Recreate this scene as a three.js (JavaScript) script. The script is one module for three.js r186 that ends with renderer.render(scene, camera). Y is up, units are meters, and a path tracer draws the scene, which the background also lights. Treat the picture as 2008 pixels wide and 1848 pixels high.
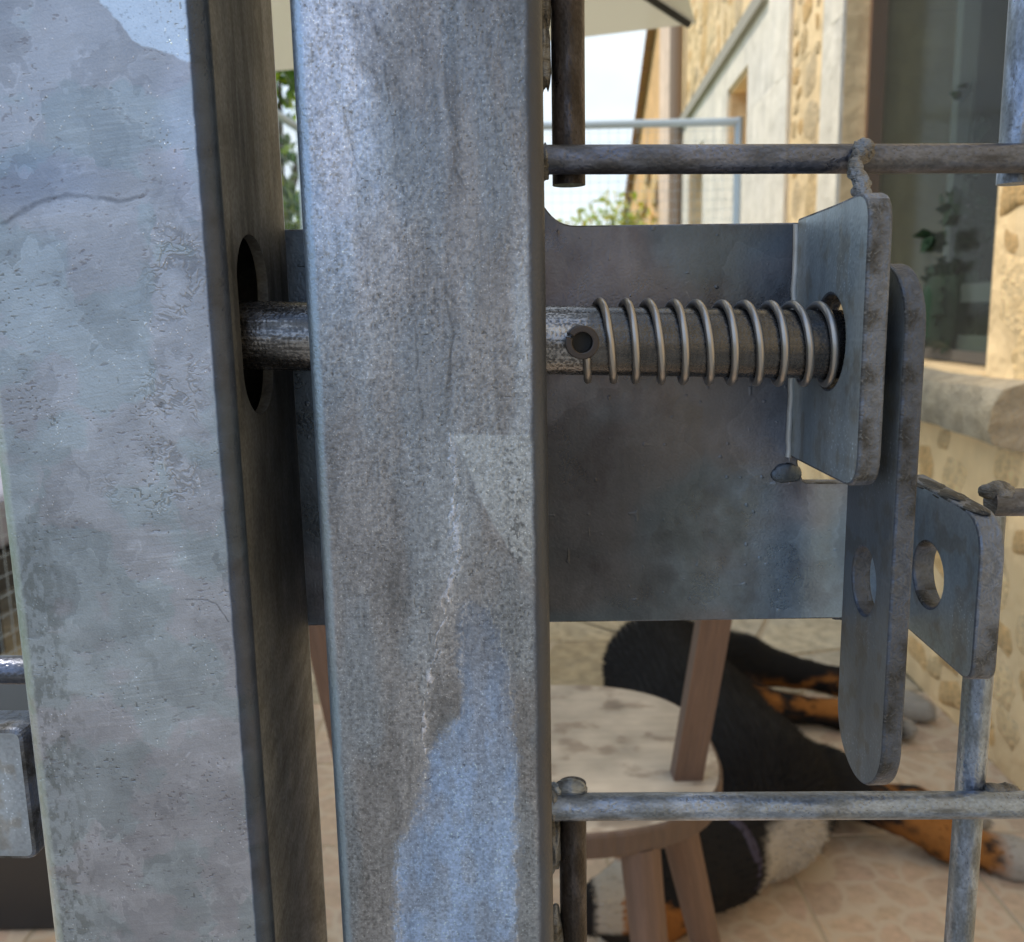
import * as THREE from 'three';
import { mergeGeometries, mergeVertices } from 'three/addons/utils/BufferGeometryUtils.js';
import { MarchingCubes } from 'three/addons/objects/MarchingCubes.js';

// ------------------------------------------------------------------ camera, sky, sun, exposure
const scene = new THREE.Scene();
const camera = new THREE.PerspectiveCamera(54.86, 1024 / 942, 0.02, 400);
camera.position.set(0, 1.03, 0.231);
camera.rotation.order = 'YXZ';
camera.rotation.set(-9.88 * Math.PI / 180, 0, -1.1 * Math.PI / 180);
camera.focus = 0.26;
camera.userData.fStop = 22;
camera.updateMatrixWorld();

const renderer = new THREE.WebGLRenderer({ antialias: true });
renderer.setSize(1024, 942);
renderer.toneMapping = THREE.LinearToneMapping;
renderer.toneMappingExposure = 1.25;
renderer.shadowMap.enabled = true;

// seeded noise
const RND = new Float32Array(65536);
{ let s = 987654321; for (let i = 0; i < 65536; i++) { s = (Math.imul(s, 1664525) + 1013904223) | 0; RND[i] = ((s >>> 8) & 0xffff) / 65535; } }
let seedState = 12345;
const rnd = () => { seedState = (Math.imul(seedState, 1103515245) + 12345) & 0x7fffffff; return ((seedState >> 8) & 0xffff) / 65536; };
const rr = (a, b) => a + (b - a) * rnd();
const hsh = (x, y, s) => RND[((Math.imul(x, 73856093) ^ Math.imul(y, 19349663) ^ Math.imul(s + 11, 83492791)) >>> 5) & 65535];
function vn(x, y, s) {
  const xi = Math.floor(x), yi = Math.floor(y); let fx = x - xi, fy = y - yi;
  fx = fx * fx * (3 - 2 * fx); fy = fy * fy * (3 - 2 * fy);
  const a = hsh(xi, yi, s), b = hsh(xi + 1, yi, s), c = hsh(xi, yi + 1, s), d = hsh(xi + 1, yi + 1, s);
  return a + (b - a) * fx + (c - a) * fy + (a - b - c + d) * fx * fy;
}
function fbm(x, y, s, o = 4) { let v = 0, a = 0.5, t = 0; for (let i = 0; i < o; i++) { v += a * vn(x, y, s + i * 7); t += a; a *= 0.5; x = x * 2.03 + 3.7; y = y * 2.03 + 1.3; } return v / t; }
const sm = (a, b, x) => { const t = Math.min(1, Math.max(0, (x - a) / (b - a))); return t * t * (3 - 2 * t); };
const mix = (a, b, t) => a + (b - a) * t;
const clamp = (x, a = 0, b = 1) => Math.min(b, Math.max(a, x));
function voro(x, y, s) {
  const xi = Math.floor(x), yi = Math.floor(y); let d1 = 9, d2 = 9, id = 0;
  for (let i = -1; i < 2; i++) for (let j = -1; j < 2; j++) {
    const cx = xi + i, cy = yi + j, px = cx + hsh(cx, cy, s), py = cy + hsh(cx, cy, s + 5), d = Math.hypot(px - x, py - y);
    if (d < d1) { d2 = d1; d1 = d; id = hsh(cx, cy, s + 9); } else if (d < d2) d2 = d;
  }
  return [d1, d2, id];
}

// sky: pale clouds with blue between
{
  const w = 1024, h = 512, a = new Float32Array(w * h * 4);
  for (let j = 0; j < h; j++) for (let i = 0; i < w; i++) {
    const el = ((j + 0.5) / h - 0.5) * Math.PI, az = ((i + 0.5) / w - 0.5) * 2 * Math.PI, y = Math.sin(el), c = Math.cos(el), x = c * Math.cos(az), z = c * Math.sin(az);
    const up = Math.max(0, y), q = 1.6 / (up + 0.25);
    const n = fbm(x * q + 20, z * q + 31, 3, 6), n2 = fbm(x * q * 0.6 + 7, z * q * 0.6 + 3, 43, 3);
    const cl = sm(0.34, 0.6, n * 0.7 + n2 * 0.3 - 0.06 * z);
    const k = Math.pow(1 - up, 2.2);
    const br = mix(0.30, 0.66, k), bg = mix(0.52, 0.82, k), bb = mix(0.92, 1.02, k), lum = 0.98 + 0.2 * (n - 0.5);
    const o = (j * w + i) * 4;
    a[o] = mix(br, 0.84 * lum, cl); a[o + 1] = mix(bg, 0.94 * lum, cl); a[o + 2] = mix(bb, 1.02 * lum, cl); a[o + 3] = 1;
  }
  const t = new THREE.DataTexture(a, w, h, THREE.RGBAFormat, THREE.FloatType);
  t.mapping = THREE.EquirectangularReflectionMapping; t.magFilter = t.minFilter = THREE.LinearFilter; t.wrapS = THREE.RepeatWrapping; t.needsUpdate = true;
  scene.background = t; scene.environment = t;
}
scene.backgroundIntensity = scene.environmentIntensity = 1.0;
const sun = new THREE.DirectionalLight(0xfff1dc, 2.3);
sun.position.set(-3.2, 6, -1.6); sun.target.position.set(0, 0.6, -1.5);
sun.castShadow = true; sun.shadow.radius = 12; sun.shadow.mapSize.set(2048, 2048);
Object.assign(sun.shadow.camera, { left: -6, right: 6, top: 6, bottom: -6, near: 0.5, far: 25 });
scene.add(sun, sun.target);

// ------------------------------------------------------------------ helpers
const used = {};
function numbered(n) { const k = used[n] = (used[n] ?? -1) + 1; return k ? `${n}_${String(k).padStart(3, '0')}` : n; }
function mesh(name, geo, mat, parent) { const m = new THREE.Mesh(geo, mat); m.name = name; m.castShadow = m.receiveShadow = true; if (parent) parent.add(m); return m; }
function tag(o, label, category, group) { o.name = numbered(o.name); o.userData = { ...o.userData, label, category }; if (group) o.userData.group = group; scene.add(o); return o; }
function thing(name, pos, label, category, group) { const g = new THREE.Group(); g.name = name; g.position.set(...pos); return tag(g, label, category, group); }
function struct(name, geo, mat) { const m = mesh(name, geo, mat); m.userData.kind = 'structure'; scene.add(m); return m; }
const V = (x, y, z) => new THREE.Vector3(x, y, z);
const noIdx = (g) => { const q = g.index ? g.toNonIndexed() : g; for (const k of Object.keys(q.attributes)) if (!['position', 'normal', 'uv'].includes(k)) q.deleteAttribute(k); q.clearGroups(); return q; };
const merge = (gs) => mergeGeometries(gs.map(noIdx), false);
function uvs(g, wm, hm, ox = 0, oy = 0) { const u = g.attributes.uv; for (let i = 0; i < u.count; i++) u.setXY(i, (u.getX(i) * 1000 + ox) / wm, (u.getY(i) * 1000 + oy) / hm); return g; }
function boxUV(g, wm, hm) { // uv in metres by the main axis of the normal
  const q = noIdx(g), p = q.attributes.position, n = q.attributes.normal, u = new Float32Array(p.count * 2);
  for (let i = 0; i < p.count; i++) { const a = Math.abs(n.getX(i)), b = Math.abs(n.getY(i)), c = Math.abs(n.getZ(i)), X = p.getX(i), Y = p.getY(i), Z = p.getZ(i);
    const [s, t] = c >= a && c >= b ? [X, Y] : a >= b ? [Z, Y] : [X, Z]; u[i * 2] = s * 1000 / wm; u[i * 2 + 1] = t * 1000 / hm; }
  q.setAttribute('uv', new THREE.BufferAttribute(u, 2)); return q;
}
function cyl(a, b, r0, r1 = r0, seg = 20, wm = 26, hm = 130) { // tapered rod from a to b, uv in mm
  const d = new THREE.Vector3().subVectors(b, a), L = d.length(), g = new THREE.CylinderGeometry(r1, r0, L, seg, 1);
  const u = g.attributes.uv; for (let i = 0; i < u.count; i++) u.setXY(i, u.getX(i) * 2 * Math.PI * r0 * 1000 / wm, u.getY(i) * L * 1000 / hm);
  g.rotateY(Math.PI); g.translate(0, L / 2, 0); g.applyQuaternion(new THREE.Quaternion().setFromUnitVectors(V(0, 1, 0), d.normalize())); g.translate(a.x, a.y, a.z); return g;
}
function soften(g) { g.deleteAttribute('uv'); g.deleteAttribute('normal'); const q = mergeVertices(g, 1e-6), p = q.attributes.position, u = new Float32Array(p.count * 2); q.computeVertexNormals(); for (let i = 0; i < p.count; i++) { u[i * 2] = p.getX(i) * 20; u[i * 2 + 1] = p.getY(i) * 20; } q.setAttribute('uv', new THREE.BufferAttribute(u, 2)); return q; }
function lump(c, s, seed, amp = 0.25) { // an uneven blob (weld, pebble)
  const g = new THREE.IcosahedronGeometry(1, 4), p = g.attributes.position;
  for (let i = 0; i < p.count; i++) { const x = p.getX(i), y = p.getY(i), z = p.getZ(i), k = 1 + amp * (fbm(x * 2 + seed * 5.1 + 9, y * 2 + z * 1.7 + 9, seed, 3) - 0.5) * 2; p.setXYZ(i, c[0] + x * s[0] * k, c[1] + y * s[1] * k, c[2] + z * s[2] * k); }
  return soften(g);
}
function shapeOf(pts) { const s = new THREE.Shape(); pts.forEach(([x, y], i) => i ? s.lineTo(x, y) : s.moveTo(x, y)); s.closePath(); return s; }
function roundPoly(pts, n = 6) { // pts: [x,y,r]
  const out = [];
  pts.forEach(([x, y, r], i) => {
    const a = pts[(i + pts.length - 1) % pts.length], b = pts[(i + 1) % pts.length];
    if (!r) { out.push([x, y]); return; }
    const la = Math.hypot(a[0] - x, a[1] - y), lb = Math.hypot(b[0] - x, b[1] - y), p = [x + (a[0] - x) / la * r, y + (a[1] - y) / la * r], q = [x + (b[0] - x) / lb * r, y + (b[1] - y) / lb * r];
    for (let k = 0; k <= n; k++) { const t = k / n, u = 1 - t; out.push([u * u * p[0] + 2 * u * t * x + t * t * q[0], u * u * p[1] + 2 * u * t * y + t * t * q[1]]); }
  });
  return out;
}
const inPoly = (P, x, y) => { let c = false; for (let i = 0, j = P.length - 1; i < P.length; j = i++) { const [a, b] = P[i], [d, e] = P[j]; if ((b > y) !== (e > y) && x < (d - a) * (y - b) / (e - b) + a) c = !c; } return c; };
const segD = (P, x, y, closed) => { let m = 1e9; for (let i = closed ? 0 : 1, j = closed ? P.length - 1 : 0; i < P.length; j = i++) { const [a, b] = P[j], [d, e] = P[i], t = clamp(((x - a) * (d - a) + (y - b) * (e - b)) / ((d - a) ** 2 + (e - b) ** 2 + 1e-9)); m = Math.min(m, Math.hypot(x - a - (d - a) * t, y - b - (e - b) * t)); } return m; };
const sdPoly = (P, x, y) => (inPoly(P, x, y) ? -1 : 1) * segD(P, x, y, true);
const enc = (v) => { v = clamp(v); return 255 * (v <= 0.0031308 ? v * 12.92 : 1.055 * Math.pow(v, 1 / 2.4) - 0.055); };
function surf(w, h, wm, hm, fn) { // base colour, roughness / metalness and relief of a surface wm x hm millimetres large
  const A = new Uint8Array(w * h * 4), B = new Uint8Array(w * h * 4), C = new Uint8Array(w * h * 4), o = {};
  for (let j = 0; j < h; j++) for (let i = 0; i < w; i++) {
    const x = (i + 0.5) / w * wm, y = (j + 0.5) / h * hm, k = (j * w + i) * 4;
    o.r = o.g = o.b = 0.3; o.k = 0.5; o.h = 0.5; o.m = 0; fn(x, y, o);
    A[k] = enc(o.r); A[k + 1] = enc(o.g); A[k + 2] = enc(o.b); A[k + 3] = 255;
    B[k] = 0; B[k + 1] = clamp(o.k) * 255; B[k + 2] = clamp(o.m) * 255; B[k + 3] = 255;
    C[k] = C[k + 1] = C[k + 2] = clamp(o.h) * 255; C[k + 3] = 255;
  }
  const T = (d, srgb) => { const t = new THREE.DataTexture(d, w, h, THREE.RGBAFormat); t.wrapS = t.wrapT = THREE.RepeatWrapping; t.magFilter = THREE.LinearFilter; t.minFilter = THREE.LinearMipmapLinearFilter; t.generateMipmaps = true; if (srgb) t.colorSpace = THREE.SRGBColorSpace; t.needsUpdate = true; return t; };
  return { map: T(A, true), rm: T(B), bump: T(C), wm, hm };
}
function matOf(s, bumpScale, name, extra = {}) {
  const m = new THREE.MeshStandardMaterial({ map: s.map, roughnessMap: s.rm, metalnessMap: s.rm, roughness: 1, metalness: 1, bumpMap: s.bump, bumpScale, ...extra });
  m.name = name; return m;
}
const plain = (r, g, b, rough = 0.8, metal = 0, extra = {}) => { const m = new THREE.MeshPhysicalMaterial({ roughness: rough, metalness: metal, ...extra }); m.color.setRGB(r, g, b); return m; };
const set = (o, L, r, g, b) => { o.r = L * r; o.g = L * g; o.b = L * b; };

// ------------------------------------------------------------------ zinc and steel surfaces
const PA = [[33.9, 149.6], [42, 149.2], [50.8, 148.7], [60, 149.2], [60, 105], [56.8, 108.7], [50.2, 117.2], [45.1, 125.6], [40.7, 135.1], [37, 145.9]];
const PB = [[36.5, 104.2], [43.2, 103.4], [47.6, 89.1], [49.2, 61.2], [48.5, 4], [48.5, -6], [14.5, -6], [14.8, 4.7], [16.3, 34.4], [22.8, 45.1], [25.8, 61.7], [28.4, 64.6], [35.6, 73.3], [35.2, 93.6]];
const PC = [[33.9, 149.9], [34.6, 129.9], [35.1, 116.1], [31.3, 102.2], [24.9, 76.5], [24.8, 61.7]];
const CR = [[34.5, 189.6], [35.3, 171.9], [32.6, 152.6]], C2 = [[16, 262], [16.6, 253.7], [20.4, 243.4], [22, 233], [26, 182.2], [27, 150]], C3 = [[35.3, 262], [35.3, 253.4], [35.7, 237.4], [37.2, 215.1], [40.1, 207.8]], C4 = [[44.5, 235], [45, 205], [46, 170], [46.2, 150]], C5 = [[10, 262], [11, 235], [14, 205], [15, 180]];
const zincPost = surf(1024, 2048, 80, 262, (x0, y, o) => {
  const x = x0 > 70 ? x0 - 80 : x0;
  const w1 = fbm(x / 3, y / 5, 21, 3) - 0.5, w2 = fbm(x / 3 + 9, y / 5, 25, 3) - 0.5, wx = x + w1 * 3, wy = y + w2 * 3;
  const m1 = fbm(wx / 6, y / 60, 1, 4), m2 = fbm(wx / 16, y / 22, 2, 3), m3 = fbm(wx / 1.6, y / 14, 33, 3);
  let L = 0.235 * (0.32 + 0.62 * m1 + 0.5 * m2 + 0.4 * m3);
  const s1 = fbm(x / 0.7, y / 0.75, 5, 2), s2 = vn(x / 0.3, y / 0.3, 9), wm = 1 - Math.abs(2 * vn(x / 0.85, y / 0.85, 15) - 1);
  let amp = 0.30 + 0.46 * fbm(x / 9, y / 13, 40, 2);
  const tb = fbm(x / 8, y / 24, 7, 3), top = sm(150, 250, y);
  let r = mix(0.93, 0.86, sm(0.35, 0.65, tb)), g = mix(0.985, 1.0, tb), b = mix(1.14, 1.22, sm(0.35, 0.65, tb));
  // pale upper left with brown specks
  const ul = sm(26, 8, x + w1 * 14) * sm(165, 215, y); L *= 1 + 0.85 * ul; b *= 1 + 0.1 * ul; r *= 1 - 0.04 * ul;
  const er = sm(48, 54, x + w1 * 4) * sm(58, 56, x); L *= 1 + 0.3 * er * sm(60, 130, y) * sm(215, 190, y);
  let rough = 0.44 + 0.14 * (m2 - 0.5), h = 0.5 + 0.28 * (s1 - 0.5) * amp + 0.2 * (m1 - 0.5) + 0.1 * (s2 - 0.5), met = 0.8;
  // smoother patches with own edges; sky reflection painted blue into the lower one
  const dA = sdPoly(PA, x + w1 * 0.5, y + w2 * 0.5), dB = sdPoly(PB, x + w1 * 2.4, y + w2 * 3.2);
  if (dA < 0.8) { const t = sm(0.5, -0.2, dA + 0.5 * (s1 - 0.5)) * (0.7 + 0.3 * m2); L = mix(L, 0.40 * (0.8 + 0.4 * m2), t); r = mix(r, 0.85, t); g = mix(g, 0.98, t); b = mix(b, 1.16, t); amp = mix(amp, 0.5, t); h += 0.06 * t;
    const sp = sm(0.56, 0.68, fbm(x / 0.8, y / 1.1, 77, 3)) * sm(4, 0.5, Math.abs(x - 50.5 + w1 * 3)); L *= 1 - 0.5 * sp; }
  if (dB < 5) { const t = sm(2.2, -1.8, dB + 3.2 * (s1 - 0.5) + 2.4 * (m3 - 0.5)) * (0.72 + 0.28 * sm(0.35, 0.6, fbm(x / 4, y / 9, 57, 4))), low = sm(112, 55, y), q = 0.8 + 0.5 * (fbm(x / 5, y / 30, 58, 3) - 0.5) + 0.24 * m2; L = mix(L, mix(0.26, 0.54, low) * q, t); r = mix(r, mix(0.78, 0.64, low), t); g = mix(g, mix(0.95, 0.92, low), t); b = mix(b, mix(1.3, 1.55, low), t); amp = mix(amp, 0.45, t); rough = mix(rough, 0.4, t); h += 0.08 * t; }
  const eb = sm(0.6, 0, Math.abs(dB)) * sm(0.45, 0.62, vn(x / 0.7, y / 0.9, 51)); L *= 1 + 0.35 * eb; h += 0.1 * eb;
  const dC = segD(PC, wx, wy), cw = 0.3 + 2.6 * sm(0.35, 0.75, fbm(x / 3, y / 5, 52, 3)), dr = sm(cw, 0.15, dC) * sm(0.42, 0.56, fbm(x / 0.8, y / 1.3, 53, 3)); L = mix(L, 0.55, 0.75 * dr); h += 0.2 * dr; b *= 1 + 0.06 * dr;
  const jx = x + w1 * 2.2 + 0.8 * (m3 - 0.5) * 2 + 0.5 * (s1 - 0.5), ck = sm(0.75, 0.1, segD(CR, jx, y)) * 0.6 * sm(0.25, 0.5, s1 * 0.5 + vn(x, y / 2, 59) * 0.5) + sm(0.6, 0.05, segD(C2, jx, y)) * 0.5 * sm(0.3, 0.6, vn(x, y / 1.5, 60)) + sm(0.6, 0.1, segD(C3, jx, y)) * 0.4 * sm(0.3, 0.6, vn(x, y / 2, 61)) + sm(0.35, 0.05, segD(C4, jx, y)) * 0.3 * sm(0.3, 0.6, vn(x, y / 3, 64)) + sm(0.3, 0.05, segD(C5, jx, y)) * 0.45 * sm(0.35, 0.6, vn(x, y / 2, 62));
  L *= 1 - 0.62 * Math.min(0.75, ck); h -= 0.05 * ck;
  const band = sm(2.6, 0.4, Math.abs(wx - 37.5 - 2 * w1)) * sm(185, 215, y) + 0.6 * sm(3, 0.6, Math.abs(wx - 48)) * sm(150, 200, y); L *= 1 - 0.22 * band;
  const rust = sm(0.60, 0.72, fbm(x / 0.8, y / 0.9, 70, 3)) * (sm(24, 6, x) * sm(170, 200, y) * 0.8 + 0.12); r *= 1 + 0.06 * rust; b *= 1 - 0.1 * rust; L *= 1 - 0.3 * rust;
  const pit = sm(0.86, 0.93, vn(x / 0.5, y / 0.5, 80)) * sm(0.5, 0.65, vn(x / 6, y / 6, 81)); L *= 1 - 0.45 * pit; h -= 0.15 * pit;
  L *= 1 + amp * (1.35 * (s1 - 0.5) + 0.4 * (s2 - 0.5) + 0.6 * (wm - 0.5));
  const glint = sm(0.90, 0.97, hsh(Math.floor(x * 5), Math.floor(y * 5), 91)) * sm(0.55, 0.7, s2); L *= 1 + 0.9 * glint;
  // side edges of the flat: left corner painted pale as if lit
  const le = sm(2.6, 1.4, x + w1 * 1.2) * sm(-6, -3, x); L = mix(L, 0.42, 0.6 * le); r *= 1 - 0.1 * le; b *= 1 + 0.04 * le;
  const gr = sm(54.4, 55.9, x + w1 * 0.9 + 0.5 * (s1 - 0.5)); L = mix(L, 0.06 * (0.6 + 0.8 * m1), gr); b *= 1 + 0.06 * gr; met = mix(met, 0.2, gr); // shade of the right corner painted into the zinc colour
  set(o, L, r, g, b); o.k = rough + 0.12 * (s1 - 0.5); o.h = h; o.m = met;
});
const TR = [[36, 264], [37.7, 253.6], [43.5, 246.8], [45.7, 244.5], [51.5, 242.0], [57, 239.5], [70, 239], [70, 264]];
const LC = [[8, 204], [12.6, 206.5], [21, 209], [29, 210.3], [37.5, 208.2], [44, 209.4]], LC2 = [[46.3, 107.7], [50, 107.9], [54, 107], [57.2, 102]], LC3 = [[39, 60.5], [42, 63], [45, 66]];
const zincWide = surf(1024, 2048, 80, 262, (x0, y, o) => {
  const x = x0 > 74 ? x0 - 80 : x0;
  const w1 = fbm(x / 5, y / 5, 121, 4) - 0.5, w2 = fbm(x / 5 + 9, y / 5, 125, 4) - 0.5, wx = x + w1 * 6, wy = y + w2 * 6;
  const ang = 0.13 + 0.12 * (fbm(x / 40, y / 40, 126, 2) - 0.5), bx = x * Math.cos(ang) + y * Math.sin(ang), by = -x * Math.sin(ang) + y * Math.cos(ang);
  const brush = fbm(bx / 11 + w1 * 0.2, by / 0.5 + w2 * 0.5, 130, 4), cloud = fbm(wx / 14, wy / 10, 131, 4), cl2 = fbm(wx / 5, wy / 4, 132, 4);
  const [f1, f2, fid] = voro((x + w1 * 16) / 21 + 3, (y + w2 * 16) / 17, 133), [, , fid2] = voro((x + w2 * 8) / 9, (y + w1 * 8) / 13, 137);
  let L = 0.36 * (0.56 + 0.42 * cloud + 0.26 * cl2 + 0.26 * (fid - 0.3) + 0.14 * fid2 + 0.12 * (brush - 0.5)); const fed = sm(0.05, 0, f2 - f1) * sm(0.4, 0.6, cl2);
  const hue = fbm(wx / 17 + 4, wy / 15, 140, 3), low = sm(150, 40, y);
  const mv = clamp(sm(0.46, 0.56, hue + 0.12 * (fid2 - 0.5)) * 0.75 + low * 0.3 - 0.1);  // mauve patches, plus a ground reflection painted in towards the bottom
  let r = mix(0.84, 0.925, mv), g = mix(0.995, 0.975, mv), b = mix(1.19, 1.18, mv); L *= 1 + 0.14 * fed;
  let h = 0.5 + 0.07 * (brush - 0.5) + 0.22 * (cl2 - 0.5) + 0.06 * (fid - 0.5), rough = 0.43 + 0.14 * (cl2 - 0.5);
  // flaky zone along the right of the face, and one lower down
  const z1 = Math.min(1, sm(14, 4, Math.hypot((x - 51) / 0.8, (y - 190) / 1.6)) + sm(20, 6, Math.hypot((x - 47) / 0.6, (y - 160) / 1.5)) + sm(13, 4, Math.hypot((x - 40) / 1.5, (y - 138) / 0.8)));
  const rid = 1 - Math.abs(2 * fbm(wx / 1.5, wy / 1.1, 145, 2) - 1), flake = sm(0.62, 0.9, rid) * z1 * sm(0.42, 0.56, fbm(x / 7, y / 7, 146, 3) + 0.08 * z1);
  L *= 1 - 0.3 * flake; h -= 0.2 * flake; L *= 1 + 0.1 * z1;
  // brushed ridges
  const z2 = sm(24, 8, Math.hypot((x - 42) / 1.0, (y - 122) / 0.55)) + 0.8 * sm(26, 8, Math.hypot((x - 38) / 1.2, (y - 78) / 0.6)) + 0.7 * sm(18, 6, Math.hypot((x - 35), (y - 222) / 1.2));
  const b2 = fbm(bx / 9 + 2, by / 0.6 + w2 * 0.6, 150, 4), bl2 = sm(0.55, 0.68, b2); h += 0.1 * (b2 - 0.5) * z2; L *= 1 + (0.16 * bl2 - 0.05) * z2 * sm(0.35, 0.6, cl2 + 0.1);
  const pits = sm(0.68, 0.78, fbm(bx / 1.6, by / 0.8, 152, 3)) * sm(0.5, 0.62, fbm(x / 9, y / 7, 153, 3)); L *= 1 - 0.3 * pits; h -= 0.1 * pits; r *= 1 + 0.04 * pits;
  // smooth bright patch, top right
  const dT = sdPoly(TR, x + w1 * 2.5, y + w2 * 2.5), t = sm(0.4, -0.3, dT), dots = sm(0.72, 0.8, fbm(x / 0.7, y / 0.5, 155, 2));
  L = mix(L, 0.62 * (1 - 0.25 * dots) * (0.95 + 0.1 * cl2), t); r = mix(r, 0.80, t); g = mix(g, 0.96, t); b = mix(b, 1.2, t); rough = mix(rough, 0.4, t); h = mix(h, 0.62, t * 0.8);
  const br2 = sm(16, 4, Math.hypot((x - 56) / 0.6, (y - 222) / 1.6)); L *= 1 + 0.22 * br2; b *= 1 + 0.06 * br2;
  const bl = sm(20, 5, Math.hypot((x - 14) / 1.5, (y - 214) / 0.5)); b *= 1 + 0.1 * bl; r *= 1 - 0.06 * bl; L *= 1 - 0.14 * bl;
  const ck = sm(0.9, 0.1, segD(LC, x + w1 * 1.5, y + w2 * 2)) * 0.4 * sm(0.3, 0.6, cl2 + 0.1) + sm(0.35, 0.05, segD(LC2, x + w1, y + w2)) * 0.4; L *= 1 - ck; h -= 0.12 * ck;
  const lt = sm(0.5, 0.1, segD(LC3, x + w1, y + w2)) * sm(0.35, 0.6, vn(x, y, 159)); L = mix(L, 0.5, lt); h += 0.1 * lt;
  const lum = sm(5, 1, segD(LC, x, y + 2.5)); h += 0.12 * lum; L *= 1 + 0.12 * lum;
  const spk = sm(0.988, 0.994, hsh(Math.floor(x * 3.2), Math.floor(y * 3.2), 160)) * sm(0.55, 0.6, fbm(x / 8, y / 8, 161, 2)); L *= 1 + 0.55 * spk; h += 0.2 * spk;
  const dk = sm(0.80, 0.9, vn(x / 0.8, y / 0.55, 165)) * sm(0.58, 0.7, fbm(x / 10, y / 10, 166, 3)); L *= 1 - 0.4 * dk; h -= 0.2 * dk;
  // dirty band along the left edge
  const ed = sm(0.45, 0.62, fbm(x / 1.3, y / 2.2, 170, 4)) * sm(19, 6, x + w1 * 6) * sm(150, 110, y); L *= 1 - 0.3 * ed; b *= 1 - 0.04 * ed;
  const lip = sm(3.4, 2.2, x + w1) * sm(-4, 0, x); L = mix(L, 0.55, 0.5 * lip); b *= 1 - 0.08 * lip;
  const gr = sm(57.6, 58.4, x + w1 * 0.5); L = mix(L, 0.062 * (0.6 + 0.8 * cl2), gr); r *= 1 - 0.18 * gr; b *= 1 + 0.3 * gr; const met = mix(0.75, 0.3, gr);  // right corner darkened in the colour to imitate shade
  const f = vn(x / 0.3, y / 0.25, 175); L *= 1 + 0.14 * (f - 0.5); h += 0.08 * (f - 0.5);
  set(o, L, r, g, b); o.k = rough + 0.08 * (f - 0.5); o.h = h; o.m = met;
});
const zincSide = surf(512, 1024, 80, 262, (x, y, o) => {
  const w1 = fbm(x / 4, y / 8, 221, 3) - 0.5, a = 0.5, bx = x * Math.cos(a) + y * Math.sin(a), by = -x * Math.sin(a) + y * Math.cos(a);
  const st = fbm((x + w1 * 6) / 7, y / 16, 222, 5) * 0.7 + 0.3 * fbm(x / 1.6, y / 9, 225, 3), dg = fbm(by / 4 + w1 * 2, bx / 11, 223, 5) * 0.75 + 0.25 * fbm(by / 0.8, bx / 7, 229, 2), low = sm(110, 60, y);
  let L = 0.20 * (0.3 + mix(st, dg, low) * 1.35) * (1 + 0.5 * (vn(x / 0.5, y / 0.7, 224) - 0.5));
  const run = sm(0.55, 0.62, fbm(x / 5, y / 60, 226, 3)) * sm(120, 190, y); L *= 1 - 0.35 * run;
  const dark = sm(200, 192, y) * sm(95, 110, y) * 0.3; L *= 1 - dark;
  const v = fbm(x / 6, y / 20, 228, 2); set(o, L, mix(0.95, 0.88, v), 0.98, mix(0.98, 1.14, v)); o.k = 0.6; o.h = 0.5 + 0.3 * (st - 0.5); o.m = 0.5;
});
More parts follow.
